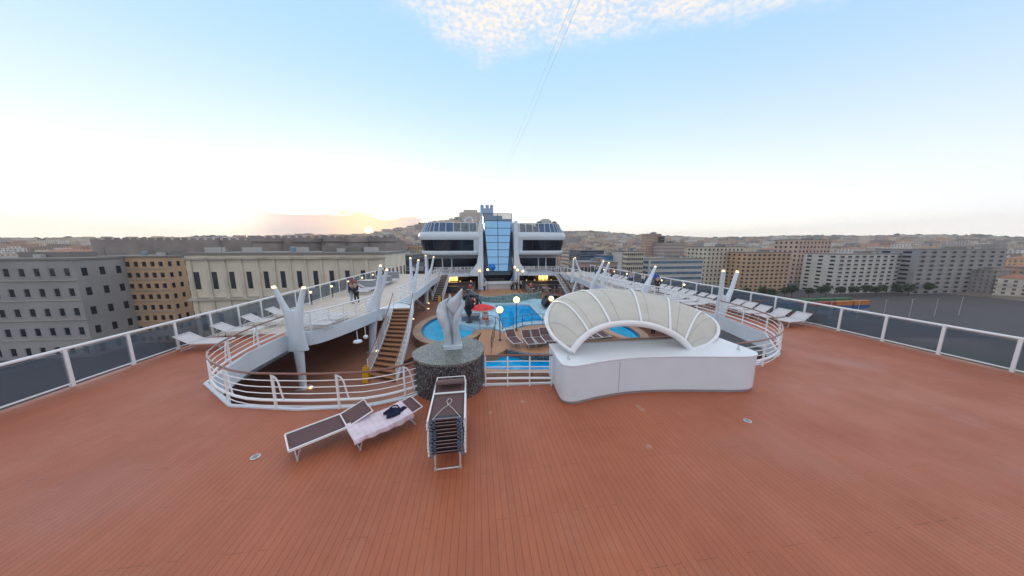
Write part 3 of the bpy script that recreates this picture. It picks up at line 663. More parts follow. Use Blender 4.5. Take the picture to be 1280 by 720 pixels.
fin((14.6, 22.3), [tipat(819, 334, 22.6)], [(14.0, 22, .22)], 'single leaning white fin nearest the camera on the right walkway', scale=1.15, side=-1, w0=.36)
fin((-9.0, 14.4), [(-9.6, 14.2, 2.5), (-8.5, 14.5, 2.4)], [(-9.0, 14.4, .17)], 'horned white fin at the near end of the left walkway')
fin((15.5, 15.2), [(15.2, 15.0, 2.9), (16.6, 15.4, 2.8)], [(15.4, 15.2, .17)], 'horned white fin at the near end of the right walkway', side=-1)
# stairs
def stair(b0, b1, t0, t1, n, label, tread_m=WOOD, bend=0.0):
    """b0,b1 bottom left/right, t0,t1 top left/right (x,y); rises from PD to 0"""
    b0, b1, t0, t1 = [Vector((*p, 0)) for p in (b0, b1, t0, t1)]
    st = thing('staircase', label, 'stairs', ((b0.x+b1.x)/2, (b0.y+b1.y)/2, PD))
    def L(f): q = b0.lerp(t0, f); q.x += bend*math.sin(math.pi*f); return q
    def Rr(f): q = b1.lerp(t1, f); q.x += bend*math.sin(math.pi*f); return q
    for k in range(n):
        f0, f1 = k/n, (k+1)/n; z = PD+(k+1)*(-PD)/n-.01
        a, b, c, d_ = L(f0), Rr(f0), Rr(f1), L(f1); ov = (c-b)*.12
        m = MB(); m.prism([tuple((a-ov).xy), tuple((b-ov).xy), tuple(c.xy), tuple(d_.xy)], z-.05, z); m.build('tread', tread_m, st, True)
        if k:
            m = MB(); dn = (c-b).normalized()*.02; m.prism([tuple(a.xy), tuple(b.xy), tuple((b+dn).xy), tuple((a+dn).xy)], z-.17, z-.052); m.build('riser', mat('dark_riser', (.10, .055, .04), .7), st, True)
    for S, nm in ((L, 1), (Rr, -1)):
        pts_ = [S(i/12)+Vector((0, 0, PD+(-PD)*i/12)) for i in range(13)]; o_ = Vector((-.035*nm, 0, 0))
        rows = []
        for p in pts_: p = p+o_; rows.append([(p.x-.02, p.y, p.z-.14), (p.x+.02, p.y, p.z-.14), (p.x+.02, p.y, p.z+.2), (p.x-.02, p.y, p.z+.2)])
        m = MB(); m.grid(rows, True); m.f += [(0, 1, 2, 3)]; m.build('stringer', WHITE, st, True)
        m = MB(); m.tube([p+o_+Vector((0, 0, 1.08)) for p in pts_], .03, 8); hr = m.build('handrail', TEAKRAIL, st, True, True)
        for hh in (.38, .56, .74, .92):
            m = MB(); m.tube([p+o_+Vector((0, 0, hh)) for p in pts_], .013, 6); m.build('bar', TUBEW, st, True)
        for i in range(0, 13, 3):
            p = pts_[i]+o_; m = MB(); m.box((p.x, p.y, p.z+.55), (.04, .04, 1.05)); m.build('post', TUBEW, st, True)
    return st
stair((-6.1, 15.3), (-4.45, 14.5), (-6.0, 20.35), (-4.68, 20.3), 16, 'curved wooden staircase with white rails descending from the left walkway', bend=.12)
stair((-5.95, 36.8), (-4.6, 36.2), (-5.3, 43.0), (-4.1, 42.9), 15, 'narrow staircase at the far end of the left walkway', tread_m=mat('grey_tread', (.30, .27, .25), .7))
stair((12.9, 36.3), (14.2, 36.7), (12.7, 43.0), (13.6, 43), 15, 'narrow staircase at the far end of the right walkway', tread_m=MATS['grey_tread'])
# bulky items on the left walkway
for i, (x, y, z, dx, dz) in enumerate(((472, 358, .0, 1.5, .95), (491, 351, 0, 1.7, .9), (499, 344, 0, 1.8, .85))):
    p = onz(x, y+4, 0); t = thing('storage_locker', ['grey storage locker on the left walkway behind the largest fin', 'grey storage locker between the first and second left fins', 'grey storage locker behind the second left fin'][i], 'locker', (p.x-1, p.y, 0))
    m = MB(); m.box((0, 0, dz/2), (dx, .8, dz)); m.build('body', mat('locker_grey', (.27, .31, .34), .5), t, bevel=.03)
    m = MB(); m.box((0, 0, dz+.035), (dx+.06, .86, .06)); m.build('lid', mat('locker_lid', (.33, .37, .40), .5), t, bevel=.015)
# ------------------------------------------------------------------ pool area
def poly_px(pts, z): return [tuple(onz(x, y, z).xy) for x, y in pts]
TZ = -2.05    # terrace level
# raised pool island: pale blue tiled surround with the blue trapezoid pool sunk in it
isl = poly_px([(560, 402), (552, 378), (590, 371), (625, 378), (668, 373), (700, 376), (722, 398), (700, 404), (681, 404), (655, 406), (640, 411), (628, 414), (615, 409), (590, 408)], TZ)
pool = poly_px([(618, 381), (662, 381), (682, 402), (668, 402.5), (655, 404), (642, 408), (628, 411)], TZ)
def ring_prism(outer, inner, z0, z1, name, m_):
    bm = bmesh.new()
    vo = [bm.verts.new((x, y, z1)) for x, y in outer]; vi = [bm.verts.new((x, y, z1)) for x, y in inner]
    es = [bm.edges.new((a, b)) for a, b in zip(vo, vo[1:]+vo[:1])]+[bm.edges.new((a, b)) for a, b in zip(vi, vi[1:]+vi[:1])]
    bmesh.ops.triangle_fill(bm, use_beauty=True, use_dissolve=False, edges=es)
    r_ = bmesh.ops.extrude_face_region(bm, geom=list(bm.faces))
    for v in [g for g in r_['geom'] if isinstance(g, bmesh.types.BMVert)]: v.co.z = z0
    bmesh.ops.recalc_face_normals(bm, faces=bm.faces)
    me = bpy.data.meshes.new(name); bm.to_mesh(me); bm.free(); me.materials.append(m_)
    o = bpy.data.objects.new(name, me); col.objects.link(o); return o
struct(ring_prism(isl, pool, PD, TZ, 'pool_surround', TILEB))
m = MB(); m.prism([(Vector(p)*.999)[:] for p in pool], PD+.01, TZ-.13); struct(m.build('pool_water', POOLW))
m = MB(); m.tube([(x, y, TZ+.02) for x, y in pool], .07, 6, closed=True); struct(m.build('pool_kerb', mat('kerb_pale', (.6, .68, .72), .4)))
# lower terrace (warm planks) in front of the pool
ter = poly_px([(598, 424), (604, 411), (618, 412), (630, 415), (645, 411), (660, 407.5), (690, 405.5), (730, 408), (735, 436), (690, 441), (668, 442), (648, 439), (634, 436), (620, 443), (606, 446)], TZ-.0)
m = MB(); m.prism(ter, PD, TZ-.02); struct(m.build('terrace', TERRD))
wallp = smooth_path([onz(x, y, TZ+.04) for x, y in ((633, 436.5), (648, 440), (668, 443), (692, 442.5), (735, 437))], 4)
m = MB(); rows = [[(p.x, p.y-.05, PD+.01), (p.x, p.y-.05, TZ+.02), (p.x, p.y+.25, TZ+.02), (p.x, p.y+.25, PD+.01)] for p in wallp]; m.grid(rows, True); m.f += [(0, 1, 2, 3), tuple(len(m.v)-4+k for k in (3, 2, 1, 0))]
tag(m.build('granite_wall', granite_mat('terrace_granite', (.13, .17, .18), (.06, .08, .09), (.25, .28, .28), 22)), 'low speckled granite wall in front of the terrace loungers', 'wall')
# lower front pool seen through the rail
FPZ = -2.36
fp = poly_px([(590, 446), (636, 444.5), (660, 446), (700, 451), (716, 462), (640, 462.5), (590, 460)], FPZ)
struct(ring_prism(poly_px([(580, 443), (640, 441.5), (664, 443), (704, 446), (728, 466), (640, 466.5), (580, 464)], FPZ), fp, PD+.004, FPZ+.03, 'front_pool_rim', TILEC))
m = MB(); m.prism(fp, PD+.002, FPZ-.06); struct(m.build('front_pool_water', POOLW))
# round whirlpools
def whirl(cx, cy, rx, ry, lab):
    t = thing('whirlpool', lab, 'whirlpool', (cx, cy, PD))
    def el(k, a, b_): return [(cx+a*math.cos(2*math.pi*i/48), cy+b_*math.sin(2*math.pi*i/48)) for i in range(48)]
    o = ring_prism(el(0, rx+.65, ry+.65), el(0, rx, ry), PD, PD+.5, 'rim', TILEC)
    o.parent = t; o.location = (-cx, -cy, -PD)
    o = ring_prism(el(0, rx-.001, ry-.001), el(0, rx-.12, ry-.12), PD+.1, PD+.42, 'lining', mat('deep_blue_tiles', (.02, .10, .30), .3)); o.parent = t; o.location = (-cx, -cy, -PD)
    m = MB(); m.prism(el(0, rx-.12, ry-.12), PD+.05, PD+.3); m.build('water', water_mat('whirl_water', (.03, .42, .74), (.05, .48, .78), .5, 3), t, True)
whirl(-2.3, 23.2, 2.35, 4.0, 'oval whirlpool with brown rim behind the plinth on the left')
whirl(11.7, 20.6, 1.0, 2.6, 'oval whirlpool seen through the opening under the canopy')
# mosaic wave wall behind the pool
ww = smooth_path([onz(x, y, -2.0) for x, y in ((588, 371), (597, 375), (612, 377.5), (632, 378), (650, 376), (665, 373), (677, 371))], 5)
rows = []
for i, p in enumerate(ww):
    f = i/(len(ww)-1); h_ = .95+.22*math.cos(f*3.5*math.pi)
    rows.append([(p.x, p.y, PD), (p.x, p.y, -2.0+h_*.75), (p.x, p.y+.3, -2.0+h_*.78), (p.x, p.y+.3, PD)])
m = MB(); m.grid(rows, True); m.f += [(0, 1, 2, 3), tuple(len(m.v)-4+k for k in (3, 2, 1, 0))]
tag(m.build('mosaic_wall', MOSA), 'wavy green mosaic wall at the far end of the pool', 'wall')
m = MB(); m.prism(poly_px([(604, 355), (650, 355), (655, 371), (598, 371)], PD+.02), PD+.004, PD+.03); struct(m.build('dance_floor', TERRD))
# globe street lamps
def globe(p, h, r, label, pole_m=None, name='globe_lamp'):
    t = thing(name, label, 'lamp', p)
    m = MB(); m.lathe([(.11, 0), (.11, .04), (.045, .08), (.035, .12), (.03, h-.08), (.07, h-.04), (.09, h), (.0005, h)], (0, 0, 0), 12); m.build('pole', pole_m or DARKGREY, t, smooth=True)
    m = MB(); m.ball((0, 0, h+r*.95), r, 16); m.build('globe', LAMP, t, smooth=True); return t
globe(onz(625, 425, TZ), 1.95, .24, 'nearer of the two glowing globe lamps in front of the pool')
p = onz(645.5, 413, TZ); globe(p, 2.2, .25, 'glowing globe lamp on a thin black pole against the blue pool')
globe(onz(688.5, 397, TZ), 1.55, .24, 'glowing globe lamp half hidden by the left end of the canopy')
for i, (x, y, lb) in enumerate(((599.5, 338.5, 'small globe lamp at the foot of the left white column'), (609.5, 337, 'small globe lamp on a tall pole left of the stage'), (643.5, 334, 'small globe lamp high beside the right white column'), (647, 337.5, 'small globe lamp on a tall pole right of the stage'), (653.5, 339, 'small globe lamp rightmost beside the stage'))):
    Y = 44.6-i*.4; q = ony(x, y, Y); globe((q.x, q.y, PD), q.z-PD-.2, .20, lb)
# terrace loungers
dx_ = onz(648, 437, TZ); base_l = None
for i, (x, y, rz) in enumerate(((644, 434, 12), (664.5, 435, 5), (675.5, 434, 3), (687, 431, 1), (699, 431, 1), (711, 431, -2))):
    lb = ['brown lounger standing apart at the left of the terrace row', 'brown lounger leftmost of the terrace row by the granite wall', 'brown lounger second in the terrace row', 'brown lounger beside the canopy end on the terrace', 'brown terrace lounger behind the canopy frame', 'brown terrace lounger at the far right behind the canopy'][i]
    if base_l is None: base_l = lounger('sun_lounger', lb, back=R(38), group='loungers on the pool terrace'); o = base_l
    else: o = copy_tree(base_l); o['label'] = lb
    q = onz(x, y+1.5, TZ); o.location = (q.x, q.y+.95, TZ-.018); o.rotation_euler = (0, 0, R(rz))
# terrace railings (dark thin posts)
dk = mat('dark_bronze', (.10, .075, .06), .4, metal=.4)
def lowrail(pts, label, z=TZ-.02, step=1.0, h=.9): railing(smooth_path([onz(x, y, z) for x, y in pts], 3), label, bars=((.45, .012),), h=h, step=step, bm_=dk, pr=.018, hr=.02)
lowrail([(628, 412.5), (640, 411), (655, 407.5), (668, 405.5), (682, 405.5), (695, 405.5)], 'thin dark railing along the near edge of the blue pool', step=.95)
lowrail([(600, 412), (607, 408.5), (615, 408), (624, 413)], 'thin dark railing beside the terrace steps')
lowrail([(614, 442), (616, 430), (619, 418)], 'dark handrail down the wooden steps')
# wooden steps down from the terrace on the left
t = thing('terrace_steps', 'broad wooden steps down from the terrace behind the plinth', 'steps', onz(612, 440, PD))
for k in range(4):
    a = onz(602, 436+k*3.2, TZ-.16*(k+1)); b = onz(622-k*.5, 436+k*3.2, TZ-.16*(k+1)); z = TZ-.02-.17*(k+1)
    m = MB(); m.box(((a.x+b.x)/2-.3, a.y-.1-.0*k, (z+PD)/2), (b.x-a.x+.8-.06*k, .75, z-PD-.0)); m.build('step', TERRD, t, True)
# dark drum of the hot tub plus grill counter in front of it
q = onz(587, 411, PD); t = thing('pool_counter', 'square steel service counter with railing behind the statue', 'counter', (q.x+.1, q.y+.4, PD))
m = MB(); m.box((0, 0, .62), (1.55, .9, 1.0)); m.build('body', mat('steel_blue', (.22, .26, .33), .35, metal=.3), t, bevel=.02)
m = MB(); m.box((0, 0, 1.16), (1.75, 1.05, .07)); m.build('top', mat('counter_top', (.36, .38, .40), .3, metal=.4), t, bevel=.01)
m = MB(); m.box((0, 0, .06), (1.3, .7, .12)); m.build('plinth', DARKGREY, t)
m = MB(); m.tube([(-.86, -.5, 1.2), (-.86, -.5, 1.42), (.86, -.5, 1.42), (.86, -.5, 1.2)], .018, 6); m.build('guard_rail', ALU, t)
# dark barrel shelters with life rings
def shelter(x, y, lab, flip=1):
    q = onz(x, y, TZ); t = thing('barrel_shelter', lab, 'shelter', (q.x, q.y, TZ))
    for j, (r, yo) in enumerate(((1.15, 0), (.92, -.5))):
        rows = []
        for a in range(15):
            th = math.pi*a/14; rows.append([((r)*math.cos(th)-flip*j*.35, yo, .25+r*.95*math.sin(th)), (r*math.cos(th)-flip*j*.35, yo+1.3, .25+r*.95*math.sin(th))])
        m = MB(); m.grid(rows); m.build('shell', mat('shell_blue_black', (.03, .04, .06), .4, var=.3), t, smooth=True, solid=.09)
    m = MB(); m.box((-flip*.1, .6, .6), (1.7, .05, 1.2)); m.build('back_panel', BLACK, t)
    c = Vector((-flip*.3, -.58, .72)); m = MB(); m.tube([(c.x+.30*math.cos(2*math.pi*k/20), c.y, c.z+.30*math.sin(2*math.pi*k/20)) for k in range(20)], .085, 8, closed=True)
    lr = m.build('life_ring_loc', mat('life_ring_orange', (.72, .10, .04), .5), None); lr.name = 'life_ring'; lr.location = t.location
    tag(lr, 'orange life ring hung on the %s dark barrel shelter' % ('left' if flip < 0 else 'right'), 'life ring')
    for k in range(4):
        a0 = math.pi/4+math.pi/2*k; m = MB(); m.tube([(c.x+.30*math.cos(a0+s_*.1), c.y, c.z+.30*math.sin(a0+s_*.1)) for s_ in (-2, -1, 0, 1, 2)], .09, 8); m.build('white_band', WHITE, lr)
shelter(587.5, 384, 'dark barrel-shaped shelter left of the pool behind the statue', -1)
shelter(693, 385, 'dark barrel-shaped shelter right of the pool beside the canopy', 1)
# closed black parasol behind the statue, red parasol
def parasol_closed(p, h, lab, m_):
    t = thing('closed_parasol', lab, 'parasol', p)
    m = MB(); m.lathe([(.3, 0), (.3, .06), (.03, .08), (.03, h), (.0005, h+.05)], (0, 0, 0), 10); m.build('pole', DARKGREY, t, smooth=True)
    rows = []
    for i in range(9):
        z = .5+(h-.5)*i/8; r = [.07, .16, .25, .32, .36, .34, .28, .20, .05][i]
        rows.append([(r*(1+.22*math.cos(6*a_*2*math.pi/36))*math.cos(a_*2*math.pi/36), r*(1+.22*math.cos(6*a_*2*math.pi/36))*math.sin(a_*2*math.pi/36), z) for a_ in range(36)])
    m = MB(); m.grid(rows, True); m.build('folded_canopy', m_, t, smooth=True)
q = onz(586.5, 403, TZ); parasol_closed(q, 2.35, 'closed black parasol behind the right wing of the statue', BLACK)
q = onz(603, 401.5, TZ)
t = thing('open_parasol', 'open red parasol with white scalloped fringe beside the pool', 'parasol', q)
H_ = ony(603, 384, q.y).z-TZ
m = MB(); m.lathe([(.28, 0), (.28, .06), (.025, .08), (.025, H_+.3), (.0005, H_+.33)], (0, 0, 0), 10); m.build('pole', ALU, t, smooth=True)
rows = []
for i in range(7):
    f = i/6; r = .04+1.05*f
    rows.append([(r*(1-.04*math.sin(8*math.pi*k/32)**2)*math.cos(2*math.pi*k/32), r*math.sin(2*math.pi*k/32), H_+.30-.34*f**1.3) for k in range(32)])
m = MB(); m.grid(rows, True); m.build('canopy', RED, t, smooth=True, solid=.015)
m = MB(); rr = [[(1.085*math.cos(2*math.pi*k/64), 1.085*math.sin(2*math.pi*k/64), H_-.045-dz*(.10+.05*(k % 4 > 1))) for k in range(64)] for dz in (0, 1)]
m.grid(rr, True); m.build('fringe', mat('pink_white_fringe', (.75, .45, .45), .8), t, solid=.01)
# ------------------------------------------------------------------ people
def person(loc, rz, lab, top, legs_, hair, h=1.72, pose='stand', longhair=False, armup=0):
    t = thing('person', lab, 'person', loc, rz); s = h/1.72
    sit = pose == 'sit'; hip = .93 if not sit else .50
    J = {'pel': (0, 0, hip), 'waist': (0, .0, hip+.15), 'chest': (0, -.01, hip+.40), 'neck': (0, -.01, hip+.53), 'head0': (0, .005, hip+.60), 'head': (0, .015, hip+.69), 'crown': (0, 0, hip+.77)}
    Rr = {'pel': (.145, .105), 'waist': (.13, .095), 'chest': (.165, .11), 'neck': (.055, .055), 'head0': (.065, .07), 'head': (.078, .095), 'crown': (.05, .06)}
    E = [('pel', 'waist'), ('waist', 'chest'), ('chest', 'neck'), ('neck', 'head0'), ('head0', 'head'), ('head', 'crown')]
    for s_, nm in ((-1, 'l'), (1, 'r')):
        J['sh'+nm] = (s_*.185, -.01, hip+.46); Rr['sh'+nm] = (.06, .06)
        if armup and s_ == armup: J['el'+nm] = (s_*.24, .16, hip+.24); J['wr'+nm] = (s_*.10, .34, hip+.33); J['ha'+nm] = (s_*.06, .40, hip+.36)
        else: J['el'+nm] = (s_*.245, -.02, hip+.18); J['wr'+nm] = (s_*.25, .06, hip-.06); J['ha'+nm] = (s_*.245, .085, hip-.17)
        Rr['el'+nm] = (.042, .042); Rr['wr'+nm] = (.028, .03); Rr['ha'+nm] = (.022, .038)
        J['hp'+nm] = (s_*.09, 0, hip-.06); Rr['hp'+nm] = (.095, .10)
        if sit: J['kn'+nm] = (s_*.11, .42, hip-.02); J['an'+nm] = (s_*.11, .44, .08); J['to'+nm] = (s_*.12, .62, .03)
        else:
            k = .05*s_; J['kn'+nm] = (s_*.10, .02+k, .50); J['an'+nm] = (s_*.105, -.03+k, .085); J['to'+nm] = (s_*.12, .14+k, .03)
        Rr['kn'+nm] = (.06, .062); Rr['an'+nm] = (.038, .045); Rr['to'+nm] = (.04, .028)
        E += [('chest', 'sh'+nm), ('sh'+nm, 'el'+nm), ('el'+nm, 'wr'+nm), ('wr'+nm, 'ha'+nm), ('pel', 'hp'+nm), ('hp'+nm, 'kn'+nm), ('kn'+nm, 'an'+nm), ('an'+nm, 'to'+nm)]
    def skin(names, grow, name, m_):
        idx = {n_: i for i, n_ in enumerate(names)}; me = bpy.data.meshes.new(name)
        me.from_pydata([tuple(c*s for c in J[n_]) for n_ in names], [(idx[a], idx[b]) for a, b in E if a in idx and b in idx], []); me.materials.append(m_)
        o = bpy.data.objects.new(name, me); col.objects.link(o); o.parent = t
        md = o.modifiers.new('skin', 'SKIN'); md.use_smooth_shade = True
        for i, n_ in enumerate(names):
            sv2 = me.skin_vertices[0].data[i]; a, b = Rr[n_]; sv2.radius = ((a+grow)*s, (b+grow)*s); sv2.use_root = (n_ == names[0])
        md = o.modifiers.new('sub', 'SUBSURF'); md.levels = 1; md.render_levels = 2; return o
    skin(list(J), 0, 'body', SKIN)
    skin(['waist', 'pel', 'chest', 'shl', 'ell', 'shr', 'elr'] + (['wrl', 'wrr'] if top[1] else []), .014, 'shirt', top[0])
    ln = ['pel', 'hpl', 'knl', 'hpr', 'knr'] + (['anl', 'anr'] if legs_[1] else [])
    skin(ln, .018, 'trousers' if legs_[1] else 'shorts', legs_[0])
    hx, hy, hzz = [c*s for c in J['head']]; m = MB(); rows = []
    for i in range(9):
        th = math.pi*i/8*(.62 if not longhair else .8); rows.append([(hx+.098*s*math.sin(th)*math.cos(2*math.pi*k/14), hy-.018+.112*s*math.sin(th)*math.sin(2*math.pi*k/14)*(1 if math.sin(2*math.pi*k/14) < 0 else .78), hzz+.035+.115*s*math.cos(th)) for k in range(14)])
    m.grid(rows, True); m.build('hair', hair, t, smooth=True)
    m = MB(); m.ball((hx, hy+.105*s, hzz-.005), .016*s, 6, 1.4); m.build('nose', SKIN, t, smooth=True)
    return t
def C(n, c): return mat(n, c, .85, var=.12, scale=8)
p = onz(446.5, 379, 0); person((p.x, p.y, 0), R(150), 'person in black clothes with auburn hair on the left walkway', (C('black_cloth', (.02, .022, .028)), 1), (C('black_cloth', 0), 1), HAIRR, armup=-1, longhair=True)
p = onz(440, 379, 0); person((p.x, p.y, 0), R(-100), 'person in navy jacket and pale trousers facing the auburn-haired companion', (C('navy_jacket', (.03, .05, .12)), 1), (C('pale_blue_cloth', (.35, .42, .55)), 1), HAIRR)
p = onz(528.5, 336.5, 0); person((p.x-1.2, 36, 0), R(160), 'distant person in dark jacket between the far left fins', (C('black_cloth', 0), 1), (C('denim', (.05, .08, .15)), 1), HAIRD)
p = onz(649, 378, TZ-.4); person((p.x, p.y, PD), R(170), 'person in white top walking behind the pool', (C('white_cloth', (.65, .66, .68)), 1), (C('denim', 0), 1), HAIRD)
person((p.x+.95, p.y+.3, PD), R(200), 'person in black top walking behind the pool', (C('black_cloth', 0), 1), (C('denim', 0), 1), HAIRD)
p = onz(607, 405.5, TZ); person((p.x, p.y+.2, TZ), R(200), 'person in white shirt and red shorts sitting on a stool by the red parasol', (C('white_cloth', 0), 0), (C('red_cloth', (.6, .04, .04)), 0), HAIRD, pose='sit')
m = MB(); m.lathe([(.2, 0), (.2, .03), (.03, .05), (.03, .34), (.2, .36), (.2, .395), (.0005, .40)], (p.x, p.y+.2, TZ), 12); tag(m.build('stool', ALU), 'small round stool under the person with red shorts', 'stool')
for i, y in enumerate((22.3, 25.4, 28.6, 31.9, 35.1, 38.2)):
    t = thing('walkway_light', 'small warm light on a thin post beside the left wind screen', 'lamp', (-12.6, y, 0), group='small lights along the left wind screen')
    m = MB(); m.box((0, 0, .45), (.05, .05, .9)); m.build('post', DARKGREY, t); m = MB(); m.ball((0, 0, .98), .09, 8); m.build('bulb', TIPL, t)
for i, y in enumerate((22.3, 25.4, 28.6, 31.9, 35.1, 38.2)):
    t = thing('walkway_light', 'small warm light on a thin post beside the right wind screen', 'lamp', (18.75, y, 0), group='small lights along the right wind screen')
    m = MB(); m.box((0, 0, .45), (.05, .05, .9)); m.build('post', DARKGREY, t); m = MB(); m.ball((0, 0, .98), .09, 8); m.build('bulb', TIPL, t)
q = ony(439, 351, 30.9); m = MB(); m.tube([(q.x+.30*math.cos(2*math.pi*k/20), q.y-.12, .75+.30*math.sin(2*math.pi*k/20)) for k in range(20)], .08, 8, closed=True)
tag(m.build('life_ring', RED), 'red life ring hanging on the left wind screen behind the two people', 'life ring')
p = onz(816, 419, PD); person((p.x, p.y, PD), R(160), 'person in black seen from behind through the canopy opening', (C('black_cloth', 0), 1), (C('black_cloth', 0), 1), HAIRD)
p = onz(834, 366, 0); person((16.9, 23.4, 0), R(120), 'person in black standing on the right walkway near the blue flag', (C('black_cloth', 0), 1), (C('black_cloth', 0), 1), HAIRD)
person((15.9, 46.6, -2.8), R(170), 'person in dark clothes under the right balcony', (C('denim', 0), 1), (C('black_cloth', 0), 1), HAIRD)
for i, (x, y, lb, tp) in enumerate(((641, 356, 'person in blue standing on the stage edge at the right', 'denim'), (646, 354, 'person in black standing right of the stage', 'black_cloth'), (590, 352, 'person in dark blue seated side, left of the stage', 'navy_jacket'), (651, 360, 'person in pale top next to the right bar', 'white_cloth'))):
    q = ony(x, y, 43.6+i*.3); person((q.x, q.y, PD), R(160+40*i), lb, (C(tp, 0), 1), (C('black_cloth', 0), 1), HAIRD)
for i, (x, y) in enumerate(((17.9, 27.2), (17.2, 28.4), (18.0, 30.2))):
    person((x, y, 0), R(90+70*i), ['person in white top on the right walkway by the outer screen', 'person in pale blue top facing two others on the right walkway', 'farthest person in denim by the right outer screen'][i], (C(['white_cloth', 'pale_blue_cloth', 'denim'][i], 0), 1), (C('denim', 0), 1), HAIRD)
# ------------------------------------------------------------------ white loungers and chairs on walkways
wl0 = lounger('deck_lounger', 'white deck lounger in the packed rows on the right walkway', back=R(30), fab=WHITETEX, frame=TUBEW, group='white loungers on the right walkway')
first = True
for r_i, X in enumerate((15.8, 17.7)):
    for j in range(26):
        y = 12.5+j*.98+(r_i*.3)
        if r_i == 0 and (20.5 < y < 24 or y < 16.5): continue
        if r_i == 1 and 25.5 < y < 31: continue
        o = wl0 if first else copy_tree(wl0)
        side_ = 'inner' if r_i == 0 else 'outer'
        o['label'] = 'white deck lounger in the %s row, packed tightly on the right walkway' % side_
        o['group'] = 'white loungers in the %s row of the right walkway' % side_
        first = False; o.location = (X+rnd.uniform(-.15, .15), y, 0); o.rotation_euler = (0, 0, R(-88+rnd.uniform(-7, 7)))
for j in range(7):
    o = copy_tree(wl0); o['label'] = 'white deck lounger facing inward on the near left walkway'; o['group'] = 'white loungers on the near left walkway'
    o.location = (-8.8-.02*j*j, 15.6+j*.95, 0) if j < 3 else (-11.9, 8+j*1.7, 0); o.rotation_euler = (0, 0, R(88+rnd.uniform(-8, 8)))
def chair(label, m_, group):
    t = thing('chair', label, 'chair', group=group)
    m = MB(); m.box((0, 0, .44), (.46, .44, .04)); m.build('seat', m_, t)
    m = MB(); m.grid([[(x*.21, -.21-.03*j-.0, .5+.15*j) for x in (-1, 0, 1)] for j in range(4)]); m.build('backrest', m_, t, solid=.025)
    for sx_, sy_ in ((-1, -1), (1, -1), (-1, 1), (1, 1)):
        m = MB(); m.tube([(sx_*.2, sy_*.18, .43), (sx_*.22, sy_*.21, 0)], .018, 6); m.build('leg', ALU, t)
    protos(t); return t
for j in range(5):
    o = copy_tree(base_l); o['label'] = 'brown lounger in a row on the pool deck, seen under the canopy arch'; o['group'] = 'loungers on the pool deck behind the canopy bar'
    o.location = (7.6+j*.72, 19.6+.1*j, PD); o.rotation_euler = (0, 0, R(4))
for j in range(9):
    o = copy_tree(wl0); o['label'] = 'white deck lounger in the row on the far left walkway'; o['group'] = 'white loungers on the far left walkway'
    o.location = (-10.9, 26.5+j*1.15, 0); o.rotation_euler = (0, 0, R(90+rnd.uniform(-8, 8)))
for i, (x, y, rz, lb, tp, lg) in enumerate(((-1.0, 41.2, 30, 'person in red shirt by the left curved counter', 'red_cloth', 'denim'), (1.2, 43.2, 200, 'person in white shirt at the left edge of the dance floor', 'white_cloth', 'denim'), (5.6, 43.6, 90, 'person in pale blue top at the right edge of the dance floor', 'pale_blue_cloth', 'black_cloth'), (8.4, 41.3, 170, 'person in red shirt in front of the right curved counter', 'red_cloth', 'black_cloth'), (-7.6, 33.0, 15, 'person in white shirt on the pool deck below the far left fins', 'white_cloth', 'black_cloth'))):
    person((x, y, PD), R(rz), lb, (C(tp, 0), 1), (C(lg, 0), 1), HAIRD)
for i, (x, y) in enumerate(((17.6, 33.5), (16.6, 36.0), (-9.0, 40.2), (-8.0, 43.9))):
    person((x, y, 0), R(50+80*i), ['person in red top far along the right walkway', 'person in navy jacket far along the right walkway', 'person in white top beyond the farthest left fin', 'person in navy jacket by the left end of the left balcony'][i], (C(['red_cloth', 'navy_jacket', 'white_cloth', 'navy_jacket'][i], 0), 1), (C('denim', 0), 1), HAIRD)
c0 = chair('white chair on the balcony left of the glass tower', WHITETEX, 'white chairs on the left balcony'); first = True
for x0, x1, side_ in ((-4.6, .2, 'left'), (7.2, 11.8, 'right')):
    for j in range(9):
        o = c0 if first else copy_tree(c0); first = False
        o['label'] = 'white chair on the balcony %s of the glass tower' % side_; o['group'] = 'white chairs on the %s balcony' % side_
        o.location = (x0+(x1-x0)*j/8, 45.7+.5*(j % 2), 0.0); o.rotation_euler = (0, 0, R(rnd.uniform(0, 360)))
cb_ = mat('bar_chair_grey', (.33, .32, .30), .6); c1 = chair('grey chair under the left balcony', cb_, 'chairs under the left balcony'); first = True
def table(lab, g):
    t = thing('round_table', lab, 'table', group=g); m = MB(); m.lathe([(.0005, .70), (.4, .70), (.4, .74), (.0005, .74)], (0, 0, 0), 14); m.build('tabletop', mat('table_pale', (.5, .5, .48), .4), t)
    m = MB(); m.lathe([(.22, 0), (.22, .03), (.03, .05), (.03, .7)], (0, 0, 0), 10); m.build('pedestal', ALU, t); protos(t); return t
tb = table('round pale table under the left balcony', 'tables under the left balcony'); ft = True
for x0, x1, side_ in ((-8.5, -1.2, 'left'), (8.5, 14.5, 'right')):
    for j in range(8):
        cx, cy = x0+(x1-x0)*(j % 4)/3, 40.8+2.1*(j//4)+.4*(j % 2)
        if -6.2 < cx < -3.6 and cy < 43.5: cx -= 2.2
        if cx > 12 and cy < 43.5: cx -= 1.4
        o = tb if ft else copy_tree(tb); ft = False; o['label'] = 'round pale table under the %s balcony' % side_; o['group'] = 'tables under the %s balcony' % side_; o.location = (cx, cy, PD)
        for a in (0, 1, 2):
            o = c1 if first else copy_tree(c1); first = False; an = a*2.1+j
            o['label'] = 'grey chair at the tables under the %s balcony' % side_; o['group'] = 'chairs under the %s balcony' % side_
            o.location = (cx+.68*math.cos(an), cy+.68*math.sin(an), PD); o.rotation_euler = (0, 0, an+math.pi/2)
